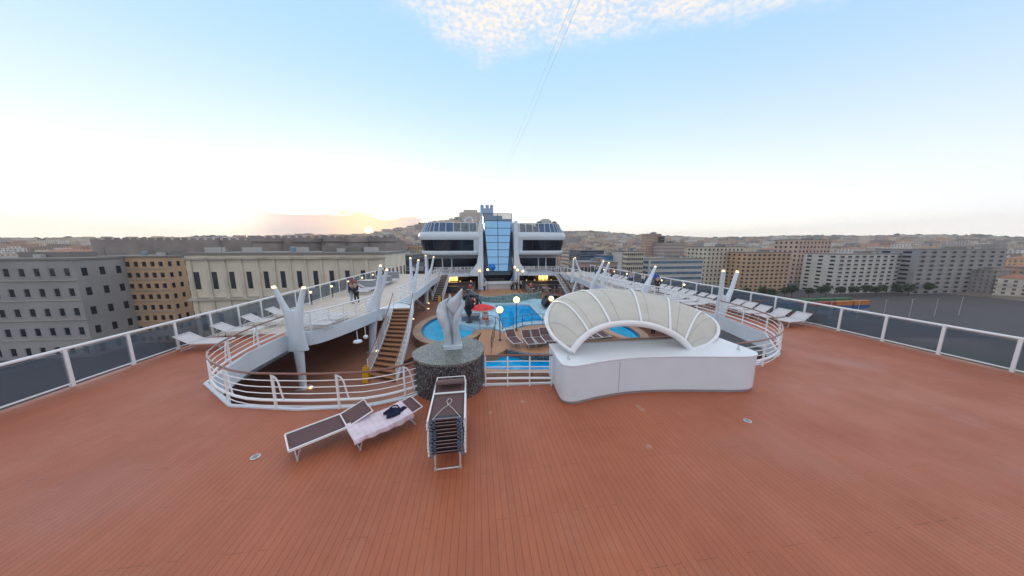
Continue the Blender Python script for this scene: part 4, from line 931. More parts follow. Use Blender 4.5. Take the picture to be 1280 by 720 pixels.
# small objects
def wetsign(p, lab):
    t = thing('caution_sign', lab, 'sign', p)
    for s_ in (-1, 1): m = MB(); m.box((0, s_*.12, .42), (.30, .025, .84), 0, R(s_*12)); m.build('panel', YELLOW, t, bevel=.01)
    m = MB(); m.tube([(-.07, 0, .84), (-.05, 0, .93), (.05, 0, .93), (.07, 0, .84)], .025, 6); m.build('grip', YELLOW, t)
wetsign(onz(458.5, 477, PD), 'yellow folding caution stand at the foot of the near left stair')
wetsign(onz(534.5, 378.5, PD), 'yellow folding caution stand between the left walkway legs')
wetsign(onz(549.5, 378, PD), 'yellow folding caution stand at the foot of the far stair')
q = onz(505, 459, PD); t = thing('wooden_chest', 'long wooden chest lying beside the near left stair', 'chest', (q.x-.1, q.y+.2, PD), R(-28))
m = MB(); m.box((0, 0, .2), (.45, 1.3, .38)); m.build('body', mat('chest_dark', (.06, .035, .03), .5), t, bevel=.01)
m = MB(); m.box((0, 0, .42), (.5, 1.35, .06)); m.build('lid', WOOD, t, bevel=.01)
t = thing('blue_banner', 'blue flag on a short pole on the right walkway beside the person in black', 'flag', (17.0, 24.6, 0))
m = MB(); m.lathe([(.2, 0), (.2, .05), (.025, .07), (.025, 1.9), (.0005, 1.95)], (0, 0, 0), 10); m.build('pole', ALU, t)
rows = [[(x*.10, .05*math.sin(x*1.1), 1.85-.10*j-.03*x-.01*x*math.sin(j)) for x in range(10)] for j in range(5)]
m = MB(); m.grid(rows); m.build('cloth', mat('flag_blue', (.02, .10, .50), .7), t, smooth=True, solid=.008)
# hanging lamps below the left walkway
for i, (x, y) in enumerate(((453, 412), (463, 411))):
    q = ony(x, y, 15.5+i*.8); t = thing('hanging_lamp', ['round white lamp hanging under the left walkway edge', 'smaller white bracket lamp hanging under the left walkway edge'][i], 'lamp', (q.x-.3, q.y, -.16))
    m = MB(); m.lathe([(.02, 0), (.02, -.5), (.2-.08*i, -.56), (.24-.1*i, -.64), (.1, -.72), (.0005, -.72)], (0, 0, 0), 12); m.build('shade', WHITE, t, smooth=True)
# ------------------------------------------------------------------ forward superstructure
FY = 46.0
XC = 3.65
def loft(path, prof, name, m_, parent, out=1, smooth=True, solid=0):
    rows = []
    for off, z in prof:
        q = offs([(p.x, p.y) for p in path], off*out); rows.append([(x, y, z) for x, y in q])
    m = MB(); m.grid(rows); return m.build(name, m_, parent, True, smooth, solid=solid)
sup = thing('forward_superstructure', 'white forward superstructure block carrying the two rounded lounges', 'ship superstructure', (XC, 54, PD))
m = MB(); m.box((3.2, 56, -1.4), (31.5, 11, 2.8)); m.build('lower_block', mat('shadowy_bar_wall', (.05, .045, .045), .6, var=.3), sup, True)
m = MB(); m.box((3.2, 57, 2.0), (23.5, 15.6, 3.8)); m.build('deck_house', mat('deckhouse_white', (.50, .50, .52), .5), sup, True)
m = MB(); m.box((3.2, 55.5, 5.2), (22, 15, 2.9)); m.build('upper_block', WHITE2, sup, True)
# dark windows of the set-back wall behind each balcony
for x0, x1 in ((-8.3, -6.0), (-5.8, -4.4), (-4.2, .1), (7.6, 11.2), (11.4, 12.6), (12.8, 14.6)):
    m = MB(); m.box(((x0+x1)/2, 49.1, 1.35), (x1-x0, .12, 1.9)); w_ = m.build('window', DKGLASS, sup, True)
    m = MB(); m.box(((x0+x1)/2, 49.02, 2.36), (x1-x0+.1, .1, .1)); m.box((x0-.05, 49.02, 1.35), (.09, .1, 2.0)); m.box((x1+.05, 49.02, 1.35), (.09, .1, 2.0)); m.build('frame', WHITE, w_, True)
for s_, pts_, lab in ((1, [(.55, 45.7), (-3, 45.6), (-6.3, 45.75), (-8.0, 46.6), (-8.9, 48.3), (-9.1, 51), (-9.1, 58)], 'left'), (-1, [(6.95, 45.7), (10, 45.6), (12.9, 45.75), (14.5, 46.6), (15.3, 48.3), (15.5, 51), (15.5, 58)], 'right')):
    path = smooth_path([(x, y, 0) for x, y in pts_], 6); o_ = s_      # outward
    pod = thing('rounded_lounge', 'rounded white lounge with wide dark window band on the %s of the glass tower' % lab, 'ship lounge', (pts_[2][0], 47, 3))
    loft(path, [(-1.2, 2.95), (-.1, 2.95), (.12, 3.1), (.25, 3.45), (.20, 3.62), (-.1, 3.66)], 'lower_lip', WHITE, pod, o_)
    loft(path[2:], [(-.05, 3.64), (.32, 5.42)], 'window_band', DKGLASS, pod, o_)
    loft(path, [(.2, 5.40), (.42, 5.44), (.62, 5.75), (.66, 6.2), (.52, 6.6), (.2, 6.72), (-1.5, 6.74)], 'upper_band', WHITE, pod, o_)
    loft(path[:3], [(-.02, 3.62), (.40, 5.45)], 'window_end', WHITE, pod, o_)
    for k in range(5, len(path)-3, 4):
        a = offs([(p.x, p.y) for p in path], (-.03)*o_)[k]; b = offs([(p.x, p.y) for p in path], .34*o_)[k]
        m = MB(); m.tube([(a[0], a[1], 3.66), (b[0], b[1], 5.4)], .035, 4); m.build('mullion', DARKGREY, pod, True)
    # roof screen: glass panels leaning inward
    a = offs([(p.x, p.y) for p in path], .15*o_); b = offs([(p.x, p.y) for p in path], -.55*o_)
    n0, n1 = 1, len(path)-2
    for k in range(n0, n1, 2):
        k2 = k+2; m = MB()
        m.add([(a[k][0], a[k][1], 6.75), (a[k2][0], a[k2][1], 6.75), (b[k2][0], b[k2][1], 8.15), (b[k][0], b[k][1], 8.15)], [(0, 1, 2, 3)])
        gm = BLUEGLASS if k > 6 else GLS
        pn = m.build('roof_glass', gm, pod, True, solid=.04)
        m = MB(); m.tube([(a[k][0], a[k][1]-.03, 6.75), (b[k][0], b[k][1]-.03, 8.17)], .05, 4); m.build('frame', WHITE, pn, True)
    m = MB(); m.tube([(b[k][0], b[k][1], 8.2) for k in range(n0, n1+1)], .06, 6); m.build('top_rail', WHITE, pod, True)
    # balcony at walkway level
    xin, xo = (.9, -9.4) if s_ == 1 else (6.5, 15.9)
    bp = smooth_path([(xin, 46.6, 0), (xin+(-1 if s_ == 1 else 1)*1.2, 45.6, 0), ((xin+xo)/2, 44.9, 0), (xo-(-1 if s_ == 1 else 1)*2.6, 44.75, 0)], 6)
    m = MB(); m.prism([(p.x, p.y) for p in bp]+[(bp[-1].x, 50), (bp[0].x, 50)], -.55, -.01); struct(m.build('balcony_slab', WHITE))
    railing([(p.x, p.y+.12, 0) for p in bp], 'white balcony railing on the %s side of the glass tower' % lab, bars=thin, step=1.1, h=1.0)
    # column
    cx0 = .78 if s_ == 1 else 6.62
    cl = thing('white_column', 'tall white curved column on the %s edge of the glass tower' % lab, 'column', (cx0, 45.5, PD))
    d_ = -1 if s_ == 1 else 1
    prof = [(0, PD), (0, 8.3), (.25, 8.55), (.55, 8.45), (.66, 7.5), (.70, 5), (.78, 3), (1.05, 1.6), (1.7, .7), (2.3, .1), (2.3, -.5), (.9, -.5), (.9, PD)]
    m = MB(); n_ = len(prof); vs = [(cx0-d_*.36+d_*x, 45.1, z) for x, z in prof]+[(cx0-d_*.36+d_*x, 46.3, z) for x, z in prof]
    m.add(vs, [tuple(range(n_)), tuple(range(n_, 2*n_))[::-1]]+[(i, (i+1) % n_, n_+(i+1) % n_, n_+i) for i in range(n_)]); m.build('shaft', WHITE, cl, True, bevel=.05)
    # lit bar front below
    bx0, bx1 = (-8.9, -.2) if s_ == 1 else (7.8, 15.3)
    br = thing('poolside_bar', 'dark poolside bar with amber lit windows under the %s balcony' % lab, 'bar', ((bx0+bx1)/2, 47, PD))
    m = MB(); m.box(((bx0+bx1)/2, 46.9, PD+.55), (bx1-bx0, .8, 1.1)); m.build('counter', mat('bar_front', (.16, .15, .15), .5, var=.3, scale=4), br, True)
    m = MB(); m.box(((bx0+bx1)/2, 46.8, PD+1.13), (bx1-bx0+.2, 1.1, .06)); m.build('counter_top', mat('counter_grey', (.30, .29, .28), .3), br, True)
    xa = ony(566 if s_ == 1 else 679, 347, 49.9).x
    for q in range(3):
        m = MB(); m.box((xa+(q-1)*.60, 49.9, -1.30), (.52, .06, 1.0)); m.build('lit_window', AMBER, br, True)
    for q in range(6):
        m = MB(); m.box((bx0+.6+q*(bx1-bx0-1.2)/5, 50.3, -1.2), (.9, .15, .9)); m.build('shelf', mat('shelf_brown', (.12, .08, .06), .5, var=.4, scale=5), br, True)
    # curved service counter in front with granite front
    cc = [(bx0+1.5 if s_ == 1 else bx0+.2, 44.2, 0), ((bx0+bx1)/2+(1.2 if s_ == 1 else -1.6), 42.3, 0), (bx1-.2 if s_ == 1 else bx1-2.2, 42.6, 0)]
    sp2 = smooth_path(cc, 6)
    rows = [[(p.x, p.y, PD), (p.x, p.y, PD+1.05), (p.x, p.y+.6, PD+1.05), (p.x, p.y+.6, PD)] for p in sp2]
    m = MB(); m.grid(rows, True); m.f += [(0, 1, 2, 3), tuple(len(m.v)-4+k for k in (3, 2, 1, 0))]
    tag(m.build('curved_counter', granite_mat('counter_granite'+lab, (.09, .09, .10), (.04, .045, .05), (.2, .2, .2), 20)), 'dark curved granite counter on the %s side of the dance floor' % lab, 'counter')
    # lights of the bars
    for q in range(5):
        x = bx0+.8+q*(bx1-bx0-1.6)/4; m = MB(); m.ball((x, 46.3, PD+1.35), .07, 6); tag(m.build('table_lamp', TIPL), 'small warm lamp on the bar counter under the %s balcony' % lab, 'lamp', 'lamps on the %s bar counter' % lab)
# glass tower
TG, ntt, bt, gt = newmat('tower_mirror_glass', .03)
bt.inputs['Base Color'].default_value = (.24, .47, .72, 1); bt.inputs['Metallic'].default_value = .85
nn = tex(ntt, 'Noise', gt.outputs['Position'], .35, Detail=2); bumpn(ntt, nn.outputs['Fac'], .08, .3, bt)
TG2, ntt2, bt2, gt2 = newmat('tower_side_glass', .08); bt2.inputs['Base Color'].default_value = (.22, .32, .42, 1); bt2.inputs['Metallic'].default_value = .7
tower = thing('glass_tower', 'tall blue mirror-glass lift tower between the two white columns', 'tower', (XC, 46, 0))
zt, zb = 9.75, .25
def fx(side, z): f = (z-zb)/(zt-zb); return (2.0+(1.27-2.0)*f) if side == 0 else (5.25+(6.05-5.25)*f)
def fy(z): f = (z-zb)/(zt-zb); return 45.5+.9*f
zs = [zb+(zt-zb)*k/8 for k in range(9)]
for k in range(8):
    z0, z1 = zs[k]+.03, zs[k+1]-.03
    for h in (0, 1):
        a0, a1 = fx(0, z0), fx(1, z0); b0, b1 = fx(0, z1), fx(1, z1); f0, f1 = (0, .5) if h == 0 else (.5, 1)
        m = MB(); m.add([(a0+(a1-a0)*f0+.03, fy(z0), z0), (a0+(a1-a0)*f1-.03, fy(z0), z0), (b0+(b1-b0)*f1-.03, fy(z1), z1), (b0+(b1-b0)*f0+.03, fy(z1), z1)], [(0, 1, 2, 3)])
        m.build('glass_pane', TG if k < 7 else GLS, tower, True)
for z in zs: m = MB(); m.tube([(fx(0, z), fy(z)-.02, z), (fx(1, z), fy(z)-.02, z)], .045, 4); m.build('transom', DARKGREY, tower, True)
for f in (0, .5, 1):
    m = MB(); m.tube([(fx(0, z)+(fx(1, z)-fx(0, z))*f, fy(z)-.03, z) for z in (zb, zt)], .045, 4); m.build('mullion', DARKGREY, tower, True)
for sd_, xcol in ((0, 1.16), (1, 6.20)):
    m = MB(); m.add([(fx(sd_, zb), fy(zb), zb), (xcol, 46.3, zb), (xcol, 47.3, 8.9), (fx(sd_, zt)-.0, fy(zt), zt)], [(0, 1, 2, 3)]); m.build('side_glass', TG2, tower, True, solid=.05)
    for z in zs[1:8]: m = MB(); m.tube([(fx(sd_, z), fy(z)-.01, z), (xcol, 46.4+.9*z/9, z)], .03, 4); m.build('transom', DARKGREY, tower, True)
m = MB(); m.box((XC, 47.7, 4.0), (4.7, .3, 9.2)); m.build('inner_core', mat('lift_core', (.30, .45, .60), .5), tower, True)
# stepped exhaust block behind the glass
ex = thing('exhaust_tower', 'pale blue stepped tower with three round vents behind the glass tower', 'funnel', (2, 50, 8))
BL = mat('pale_blue_paint', (.33, .50, .68), .45)
o1 = ony(601.5, 280, 50); o2 = ony(616, 280, 50); o3 = ony(628, 280, 50); o4 = ony(640, 280, 50)
m = MB(); m.box(((o1.x+o2.x)/2+.1, 51, 8), (o2.x-o1.x, 2, 6.1)); m.build('shaft', BL, ex, True)
m = MB(); m.prism([(0, 0)], 0, 0) if False else m.box(((o2.x+o3.x)/2, 51, 7.2), (o3.x-o2.x-.02, 1.9, 5.2)); m.box(((o3.x+o4.x)/2, 51, 6.8), (o4.x-o3.x-.02, 1.8, 4.9)); m.build('stepped_shoulder', BL, ex, True)
for i, x in enumerate((602.5, 609, 614.5)):
    q = ony(x, 262, 50.4); z1 = ony(x, 256.3, 50.4).z
    m = MB(); m.lathe([(.30, 9.0), (.30, z1), (.24, z1+.02), (.24, z1-.4), (.0005, z1-.4)], (q.x, 50.4, 0), 14); m.build('vent_pipe', BL, ex, True, True)
# mast wires
WIREM = mat('steel_wire', (.30, .33, .37), .5, metal=.3)
a = ony(611, 256, 50); t = thing('rigging_wire', 'left of the two thin wires rising over the sky from the vent tower', 'cable', a)
m = MB(); m.tube([a, ony(655, 150, 22), ony(708, 20, 9), ony(725, -25, 7.5)], .004, 5); m.build('wire', WIREM, t, True)
a = ony(612.5, 256, 50); t = thing('rigging_wire', 'right of the two thin wires rising over the sky from the vent tower', 'cable', a)
m = MB(); m.tube([a, ony(661, 150, 22), ony(716, 20, 9), ony(735, -25, 7.5)], .0045, 5); m.build('wire', WIREM, t, True)
# roof equipment
t = thing('roof_deckhouse', 'small grey roof house with domes behind the right lounge', 'deckhouse', (12, 60, 7))
q = ony(681, 280, 60); m = MB(); m.box((q.x, 60, 8.3), (2.3, 2.5, 3.2)); m.box((q.x, 60, 10.05), (1.6, 2, .35)); m.build('house', mat('deck_grey', (.48, .54, .53), .6), t, True, bevel=.05)
for dx2 in (-1.6, 1.7): m = MB(); m.ball((q.x+dx2, 58.5, 9.0), .7, 10); m.build('dome', mat('dome_brown', (.12, .11, .10), .5), t, True, True)
t = thing('water_slide_arch', 'white curved arch frame on the left lounge roof beside the column', 'arch', (-1, 47, 6.7))
m = MB(); m.tube(smooth_path([(-2.1, 47.5, 6.75), (-1.9, 47.4, 8.2), (-1.2, 47.2, 9.1), (-.5, 47.2, 8.8), (-.4, 47.3, 6.75)], 5), .12, 8); m.build('tube', WHITE, t, True, True)
# stage
sg = thing('stage', 'dark stage with screens at the foot of the glass tower', 'stage', (XC, 49, PD))
m = MB(); m.box((XC, 46.9, PD+.45), (6.4, 3.2, .9)); m.build('platform', mat('stage_white', (.55, .57, .6), .5), sg, True)
m = MB(); m.box((XC, 48.3, -.95), (4.6, .2, 2.0)); m.build('back_screen', mat('stage_back', (.02, .025, .035), .3), sg, True)
for i, x in enumerate((2.6, 3.5, 4.4)): m = MB(); m.box((x, 47.3, -1.5), (.8, .5, .7)); m.build('speaker', mat('speaker_grey', (.07, .075, .085), .6), sg, True)
m = MB(); m.box((XC, 45.2, -1.65), (4.9, .12, .5)); m.build('parapet', WHITE, sg, True)
for s_, x0, x1 in ((1, .4, 1.9), (-1, 5.4, 6.9)):
    m = MB(); m.add([(x0, 45.5, -1.9), (x1, 45.5, -1.9), (x1 if s_ == -1 else x1-.9, 46.2, -.1), (x0 if s_ == 1 else x0+.9, 46.2, -.1)], [(0, 1, 2, 3)]); m.build('side_panel', granite_mat('blue_pattern', (.08, .2, .45), (.03, .08, .25), (.5, .6, .7), 4), sg, True, solid=.06)
q = ony(615, 334, 45.3); m = MB(); m.ball((q.x, q.y, q.z), .60, 18); tag(m.build('big_blue_ball', mat('ball_blue', (.01, .22, .72), .25)), 'large shiny blue ball hanging in front of the stage', 'ball')
m = MB(); 
for z in (.62, .86): m.tube([(1.6, 45.9, z), (5.7, 45.9, z)], .035, 6)
for k in range(9): m.tube([(1.6+k*.51, 45.9, .62), (1.6+k*.51+.25, 45.9, .86)], .018, 4)
tag(m.build('lighting_truss', ALU), 'silver lighting truss across the top of the stage', 'truss')
# ---- CITY ----
# ------------------------------------------------------------------ terrain, water, city
SEA = -38.0
sky_px = [(-900, 300), (-300, 299), (0, 296), (150, 295), (300, 294), (400, 292), (438, 292), (452, 291), (462, 291.5), (472, 288), (485, 284.5), (500, 284), (515, 282), (523, 278), (540, 276.5), (560, 273.5), (575, 269), (590, 268), (605, 269), (640, 278), (680, 283), (705, 288), (722, 287.5), (740, 287), (758, 289), (775, 291), (800, 292.5), (842, 294), (900, 296), (1000, 293), (1150, 292), (1400, 296), (2200, 300)]
SKY = []
for x, y in sky_px:
    d_ = ray(x, y); SKY.append((math.atan2(d_.x, d_.y), d_.z/math.hypot(d_.x, d_.y)))
def sky_el(az):
    if az <= SKY[0][0]: return SKY[0][1]*.6
    for (a, e), (a2, e2) in zip(SKY, SKY[1:]):
        if a <= az <= a2:
            f = (az-a)/(a2-a); f = f*f*(3-2*f) if abs(a2-a) > .1 else f; return e+(e2-e)*f
    return SKY[-1][1]*.6
def Rs(az): f = min(max((math.degrees(az)+10)/30, 0), 1); return 1900+1000*f*f*(3-2*f)
def terr(r, az):
    S = Rs(az)
    if abs(az) > R(112):
        return -45 if r < 4000 else min(-45+(r-4000)*.12, 60)
    H = HC+sky_el(az)*S-8; s_ = min(max((r-480)/(S-480), 0), 1); s_ = s_**1.35*(1 if s_ < .9 else 1)
    z = SEA+(H-SEA)*s_
    if r > S: z = H-(r-S)*.03
    z += 7*noise.noise(Vector((math.sin(az)*r/160, math.cos(az)*r/160, 0)))*min(max((r-500)/400, 0), 1)
    return z
rr = [190, 300, 400, 480]+[480+k*70 for k in range(1, 40)]+[3400, 3800, 4300, 5000, 6000, 8000]
az_n = 360; rows = []
for r in rr: rows.append([(math.sin(2*math.pi*k/az_n)*r, math.cos(2*math.pi*k/az_n)*r, terr(r, (2*math.pi*k/az_n+math.pi) % (2*math.pi)-math.pi)) for k in range(az_n)])
m, ntm, bm__, gm_ = newmat('hill_ground', .95)
a1 = tex(ntm, 'Noise', gm_.outputs['Position'], .009, Detail=7); a2 = tex(ntm, 'Noise', gm_.outputs['Position'], .05, Detail=6)
cc_ = mixc(ntm, mapr(ntm, a1.outputs['Fac'], .42, .56, 0, 1), (.07, .09, .05), (.24, .20, .17))
ntm.links.new(mixc(ntm, 1, cc_, mapr(ntm, a2.outputs['Fac'], .3, .7, .6, 1.3), 'MULTIPLY'), bm__.inputs['Base Color'])
gmat = m; m = MB(); m.grid(rows, True); struct(m.build('terrain', gmat, smooth=True))
m = MB(); m.lathe([(.0005, SEA-.7), (9000, SEA-.7)], (0, 0, 0), 64); struct(m.build('harbour_water', water_mat('sea_water', (.02, .06, .08), (.03, .08, .10), .6, .15)))
m = MB(); m.prism([(-260, -80), (-19, -80), (-19, 150), (-30, 230), (-260, 230)], SEA-5, SEA+.05); struct(m.build('quay', mat('quay_asphalt', (.07, .07, .075), .9, var=.2, scale=.05)))
m = MB(); m.prism([(75, 118), (420, 60), (420, 330), (30, 300)], SEA-5, SEA+.04); struct(m.build('quay', MATS['quay_asphalt']))
# --- buildings near the harbour, with modelled windows
def block(name, label, x0, x1, ytop, Y, depth, m_, nx, nz, ww=.5, wh=.5, glass=DKGLASS, roof=None, band=False, zlo=-38.0, z1w=None, sides=True, cat='building', ztopwin=.9):
    a = ony(x0, ytop, Y); b = ony(x1, ytop, Y); zt_ = (a.z+b.z)/2; W = b.x-a.x; cx = (a.x+b.x)/2; zvis = zlo
    t = thing(name, label, cat, (cx, Y+depth/2, zlo))
    m = MB(); m.box((cx, Y+depth/2, (zt_+zlo)/2), (W, depth, zt_-zlo)); m.build('wall', m_, t, True)
    m = MB(); m.box((cx, Y+depth/2, zt_+.35), (W+.8, depth+.8, .7)); m.box((cx+W*.2, Y+depth*.5, zt_+1.6), (W*.22, depth*.3, 2.4)); m.build('roof', roof or mat('roof_grey', (.22, .21, .20), .8), t, True)
    fl = (zt_-zlo)/nz; cell = W/nx; loc0 = None; cnt = 0
    for j in range(1, min(nz, 12), 1 if nz < 12 else 2):
        m = MB(); m.box((cx, Y-.10, zt_-fl*j), (W+.3, .5 if j % 2 else .3, .28)); m.build('ledge', roof or mat('ledge_grey', (.40, .38, .35), .8, var=.2, scale=.2), t, True)
    for k in range(3):
        rx_ = cx+W*(-.35+.28*k); m = MB()
        if k == 1: m.lathe([(.9, 0), (.9, 1.6), (.0005, 1.9)], (rx_, Y+depth*.35, zt_+.7), 10); m.build('water_tank', mat('tank_blue', (.20, .28, .36), .5), t, True)
        elif k == 0: m.tube([(rx_, Y+2, zt_+.7), (rx_, Y+2, zt_+4.2)], .06, 4); m.tube([(rx_-.9, Y+2, zt_+3.9), (rx_+.9, Y+2, zt_+3.9)], .04, 4); m.build('antenna', DARKGREY, t, True)
        else: m.box((rx_, Y+depth*.3, zt_+1.3), (2.2, 1.6, 1.2)); m.build('roof_unit', mat('unit_grey', (.45, .46, .47), .5), t, True)
    if band:
        for j in range(nz):
            z = zt_-fl*(j+.55); m = MB(); m.box((cx, Y-.02, z), (W*.96, .12, fl*wh)); m.box((a.x-.02 if cx > 0 else b.x+.02, Y+depth/2, z), (.12, depth*.94, fl*wh)); m.build('window_band', glass, t, True)
        return t
    me = None
    for j in range(nz):
        z = zt_-fl*(j+.6)
        for i in range(nx):
            if cnt >= 98: break
            x = a.x+cell*(i+.5); cnt += 1
            if me is None:
                m = MB(); m.box((0, 0, 0), (cell*ww, .12, fl*wh)); o = m.build('window', glass, t); me = o
                m = MB(); m.box((0, -.06, -fl*wh*.53), (cell*ww*1.15, .25, fl*.05)); s0 = m.build('sill', m_, o)
                if not name.startswith('terminal'): m = MB(); sw = cell*ww*.34; m.box((-cell*ww*.5-sw*.5, -.03, 0), (sw, .16, fl*wh*1.02)); sh_ = m.build('shutter', mat(('shutter_green', 'shutter_brown', 'shutter_grey')[len(label) % 3], ((.06, .11, .08), (.14, .08, .05), (.22, .23, .24))[len(label) % 3], .7), o)
            else:
                o = me.copy(); col.objects.link(o); o.parent = t
                if Y < 240:
                    for ch in kids_of: c2 = ch.copy(); col.objects.link(c2); c2.parent = o
            if o is me: kids_of = [k_ for k_ in bpy.data.objects if k_.parent == me]
            o.location = (x-cx, -depth/2-.02, z-zlo)
    if sides:
        ns = max(2, int(depth/cell)); sx_ = (a.x-.02) if cx > 0 else (b.x+.02); m = MB()
        for j in range(nz):
            for i in range(ns): m.box((sx_, Y+depth*(i+.5)/ns, zt_-fl*(j+.6)), (.12, depth/ns*ww, fl*wh))
        m.build('side_glazing', glass, t, True)
    return t
cream = mat('cream_render', (.62, .56, .46), .85, var=.12, scale=.08); greyb = mat('grey_render', (.33, .33, .34), .85, var=.15, scale=.08)
brick = mat('brown_brick_render', (.55, .40, .33), .85, var=.15, scale=.08); pale = mat('pale_concrete', (.60, .59, .56), .8, var=.12, scale=.08)
dkb = mat('dark_blue_curtain', (.03, .05, .09), .25, var=.3, scale=.1); blu = mat('blue_curtain', (.06, .20, .45), .2, var=.3, scale=.1)
ochre = mat('ochre_render', (.56, .38, .24), .85, var=.12, scale=.08)
block('terminal_building', 'long cream harbour terminal with narrow dark windows left of the ship', 230, 481, 318.5, 95, 26, mat('terminal_stone', (.70, .64, .53), .85, var=.1, scale=.2), 12, 3, .28, .42, sides=True)
tb_ = [o for o in bpy.data.objects if o.name.startswith('terminal_building')][0]
q = ony(481, 318.5, 95); TX = q.x
for j in range(13):
    x = TX-1.2-j*(TX+0-ony(230, 318.5, 95).x-2.4)/12
    m = MB(); m.box((x, 94.8, (q.z+SEA)/2-.3), (.9, .5, q.z-SEA-1.6)); m.build('pilaster', mat('terminal_pilaster', (.64, .585, .48), .85, var=.25, scale=.15), tb_, True)
for z_ in (q.z-.9, q.z-13.6, q.z-26): m = MB(); m.box(((TX+ony(230, 318.5, 95).x)/2, 94.6, z_), (TX-ony(230, 318.5, 95).x+.8, 1.1, .6)); m.build('cornice', mat('terminal_cornice', (.48, .44, .37), .8, var=.3, scale=.3), tb_, True)
for j in range(5): m = MB(); m.box((TX-8-j*13, 106+2*(j % 3), q.z+1.5), (4, 3, 1.8)); m.build('roof_unit', mat('unit_grey', (.45, .46, .47), .5), tb_, True)
# castle: grey walls with round towers
ct = thing('castle', 'massive grey stone fortress with battered towers behind the cream terminal', 'castle', (-100, 190, SEA))
a = ony(482, 298, 175); m = MB(); m.box((a.x-75, 200, (a.z-1.2+SEA)/2), (150, 50, a.z-1.2-SEA)); m.build('wall', GREYW, ct, True)
for i, x in enumerate((474, 448, 420, 380, 330)):
    q = ony(x, 297.3+.4*(i % 2), 172); m = MB(); m.lathe([(9.5, SEA), (7.6, SEA+12), (7.4, q.z-3), (8.2, q.z-2), (8.2, q.z), (.0005, q.z)], (q.x, 176, 0), 20); m.build('round_tower', GREYW, ct, True, True)
    m = MB()
    for k in range(12): an = 2*math.pi*k/12; m.box((q.x+7.7*math.cos(an), 176+7.7*math.sin(an), q.z+.6), (1.6, .8, 1.2), an+math.pi/2)
    m.build('battlement', GREYW, ct, True)
m = MB()
for k in range(36): m.box((a.x-2-4*k, 175.4, a.z-.6), (2, .9, 1.2))
m.build('battlement', GREYW, ct, True)
block('warehouse', 'long grey harbour warehouse with small windows at the far left', -240, 90, 326, 120, 30, greyb, 16, 5, .3, .4)
block('apartment_block', 'ochre harbour block left of the cream terminal', 110, 205, 322, 135, 24, ochre, 9, 8, .35, .45)
block('office_building', 'blue-grey office building with flat roof right of the fortress', 484, 494.5, 301, 230, 25, mat('bluegrey_render', (.20, .25, .32), .7, var=.15, scale=.1), 6, 12)
block('palace', 'ochre palace with tall columns of windows beside the left lounge', 504, 524, 307, 300, 30, ochre, 10, 9, .35, .6)
block('house', 'low dark blue-grey roofed hall between the fortress and the ochre palace', 481, 512, 320, 150, 40, mat('bluegrey_dark', (.10, .13, .18), .7, var=.3, scale=.1), 12, 6)
block('house', 'pale house with red roof in front of the ochre palace', 494, 504, 309, 280, 20, cream, 6, 9, roof=ROOFT)
block('apartment_block', 'cream block with lit-looking small windows just right of the right lounge', 712, 725, 314, 260, 25, cream, 6, 10)
block('office_building', 'dark navy glass office building behind the right fins', 726, 755, 313.5, 230, 30, dkb, 10, 9, band=True, glass=mat('band_glass', (.10, .15, .22), .15, var=.4, scale=.2))
block('office_building', 'bright blue glass building beside the cream tower block', 755, 778, 320, 210, 22, blu, 10, 8, band=True, glass=mat('band_glass_blue', (.10, .28, .50), .12, var=.4, scale=.2))
block('tower_side_face', 'blank pale concrete stair wing attached left of the square cream tower', 778, 785, 315, 196, 16, pale, 2, 10, .2, .3, sides=False)  # separate pale block stands for the cream tower's own side face
block('tower_block', 'square cream office tower with a grid of dark windows', 784.5, 805, 314.5, 190, 20, mat('cream_tower', (.66, .60, .48), .8, var=.1, scale=.1), 8, 11, .6, .5)
block('tower_block', 'tall brown-pink apartment tower rising to the skyline on the right', 808, 826, 293, 300, 9, brick, 7, 18, .4, .35)
block('tower_block', 'dark slatted rear wing of the tall brown-pink tower', 826, 831, 296, 296, 14, mat('dark_slats', (.10, .09, .09), .7), 2, 18, .8, .4, sides=False)
block('tower_block', 'greyish pink apartment slab right of the tall brown tower', 831, 856, 304, 280, 25, mat('greypink', (.48, .41, .39), .85), 9, 12, .35, .4)
block('office_building', 'long low grey-white office building with blue window bands', 812, 880, 324, 205, 30, pale, 12, 7, band=True, glass=mat('band_glass_teal', (.10, .20, .28), .15, var=.4, scale=.2))
block('warehouse', 'low pinkish harbour shed behind the right walkway', 726, 772, 329, 150, 20, mat('pink_shed', (.40, .29, .26), .8), 10, 5)
for i, (x0, x1, yt, Y, c_, lb) in enumerate(((885, 930, 309, 240, cream, 'cream apartment block beyond the right edge of the canopy'), (935, 990, 316, 220, ochre, 'ochre apartment block in the right part of the city'), (1000, 1040, 300, 260, brick, 'brown tower standing above its neighbours at the far right'), (1050, 1130, 318, 200, pale, 'wide pale office block at the far right'), (1150, 1260, 312, 190, greyb, 'grey apartment block at the right edge'),)):
    block('apartment_block', lb, x0, x1, yt, Y, 26, c_, 9, 10, .4, .45)
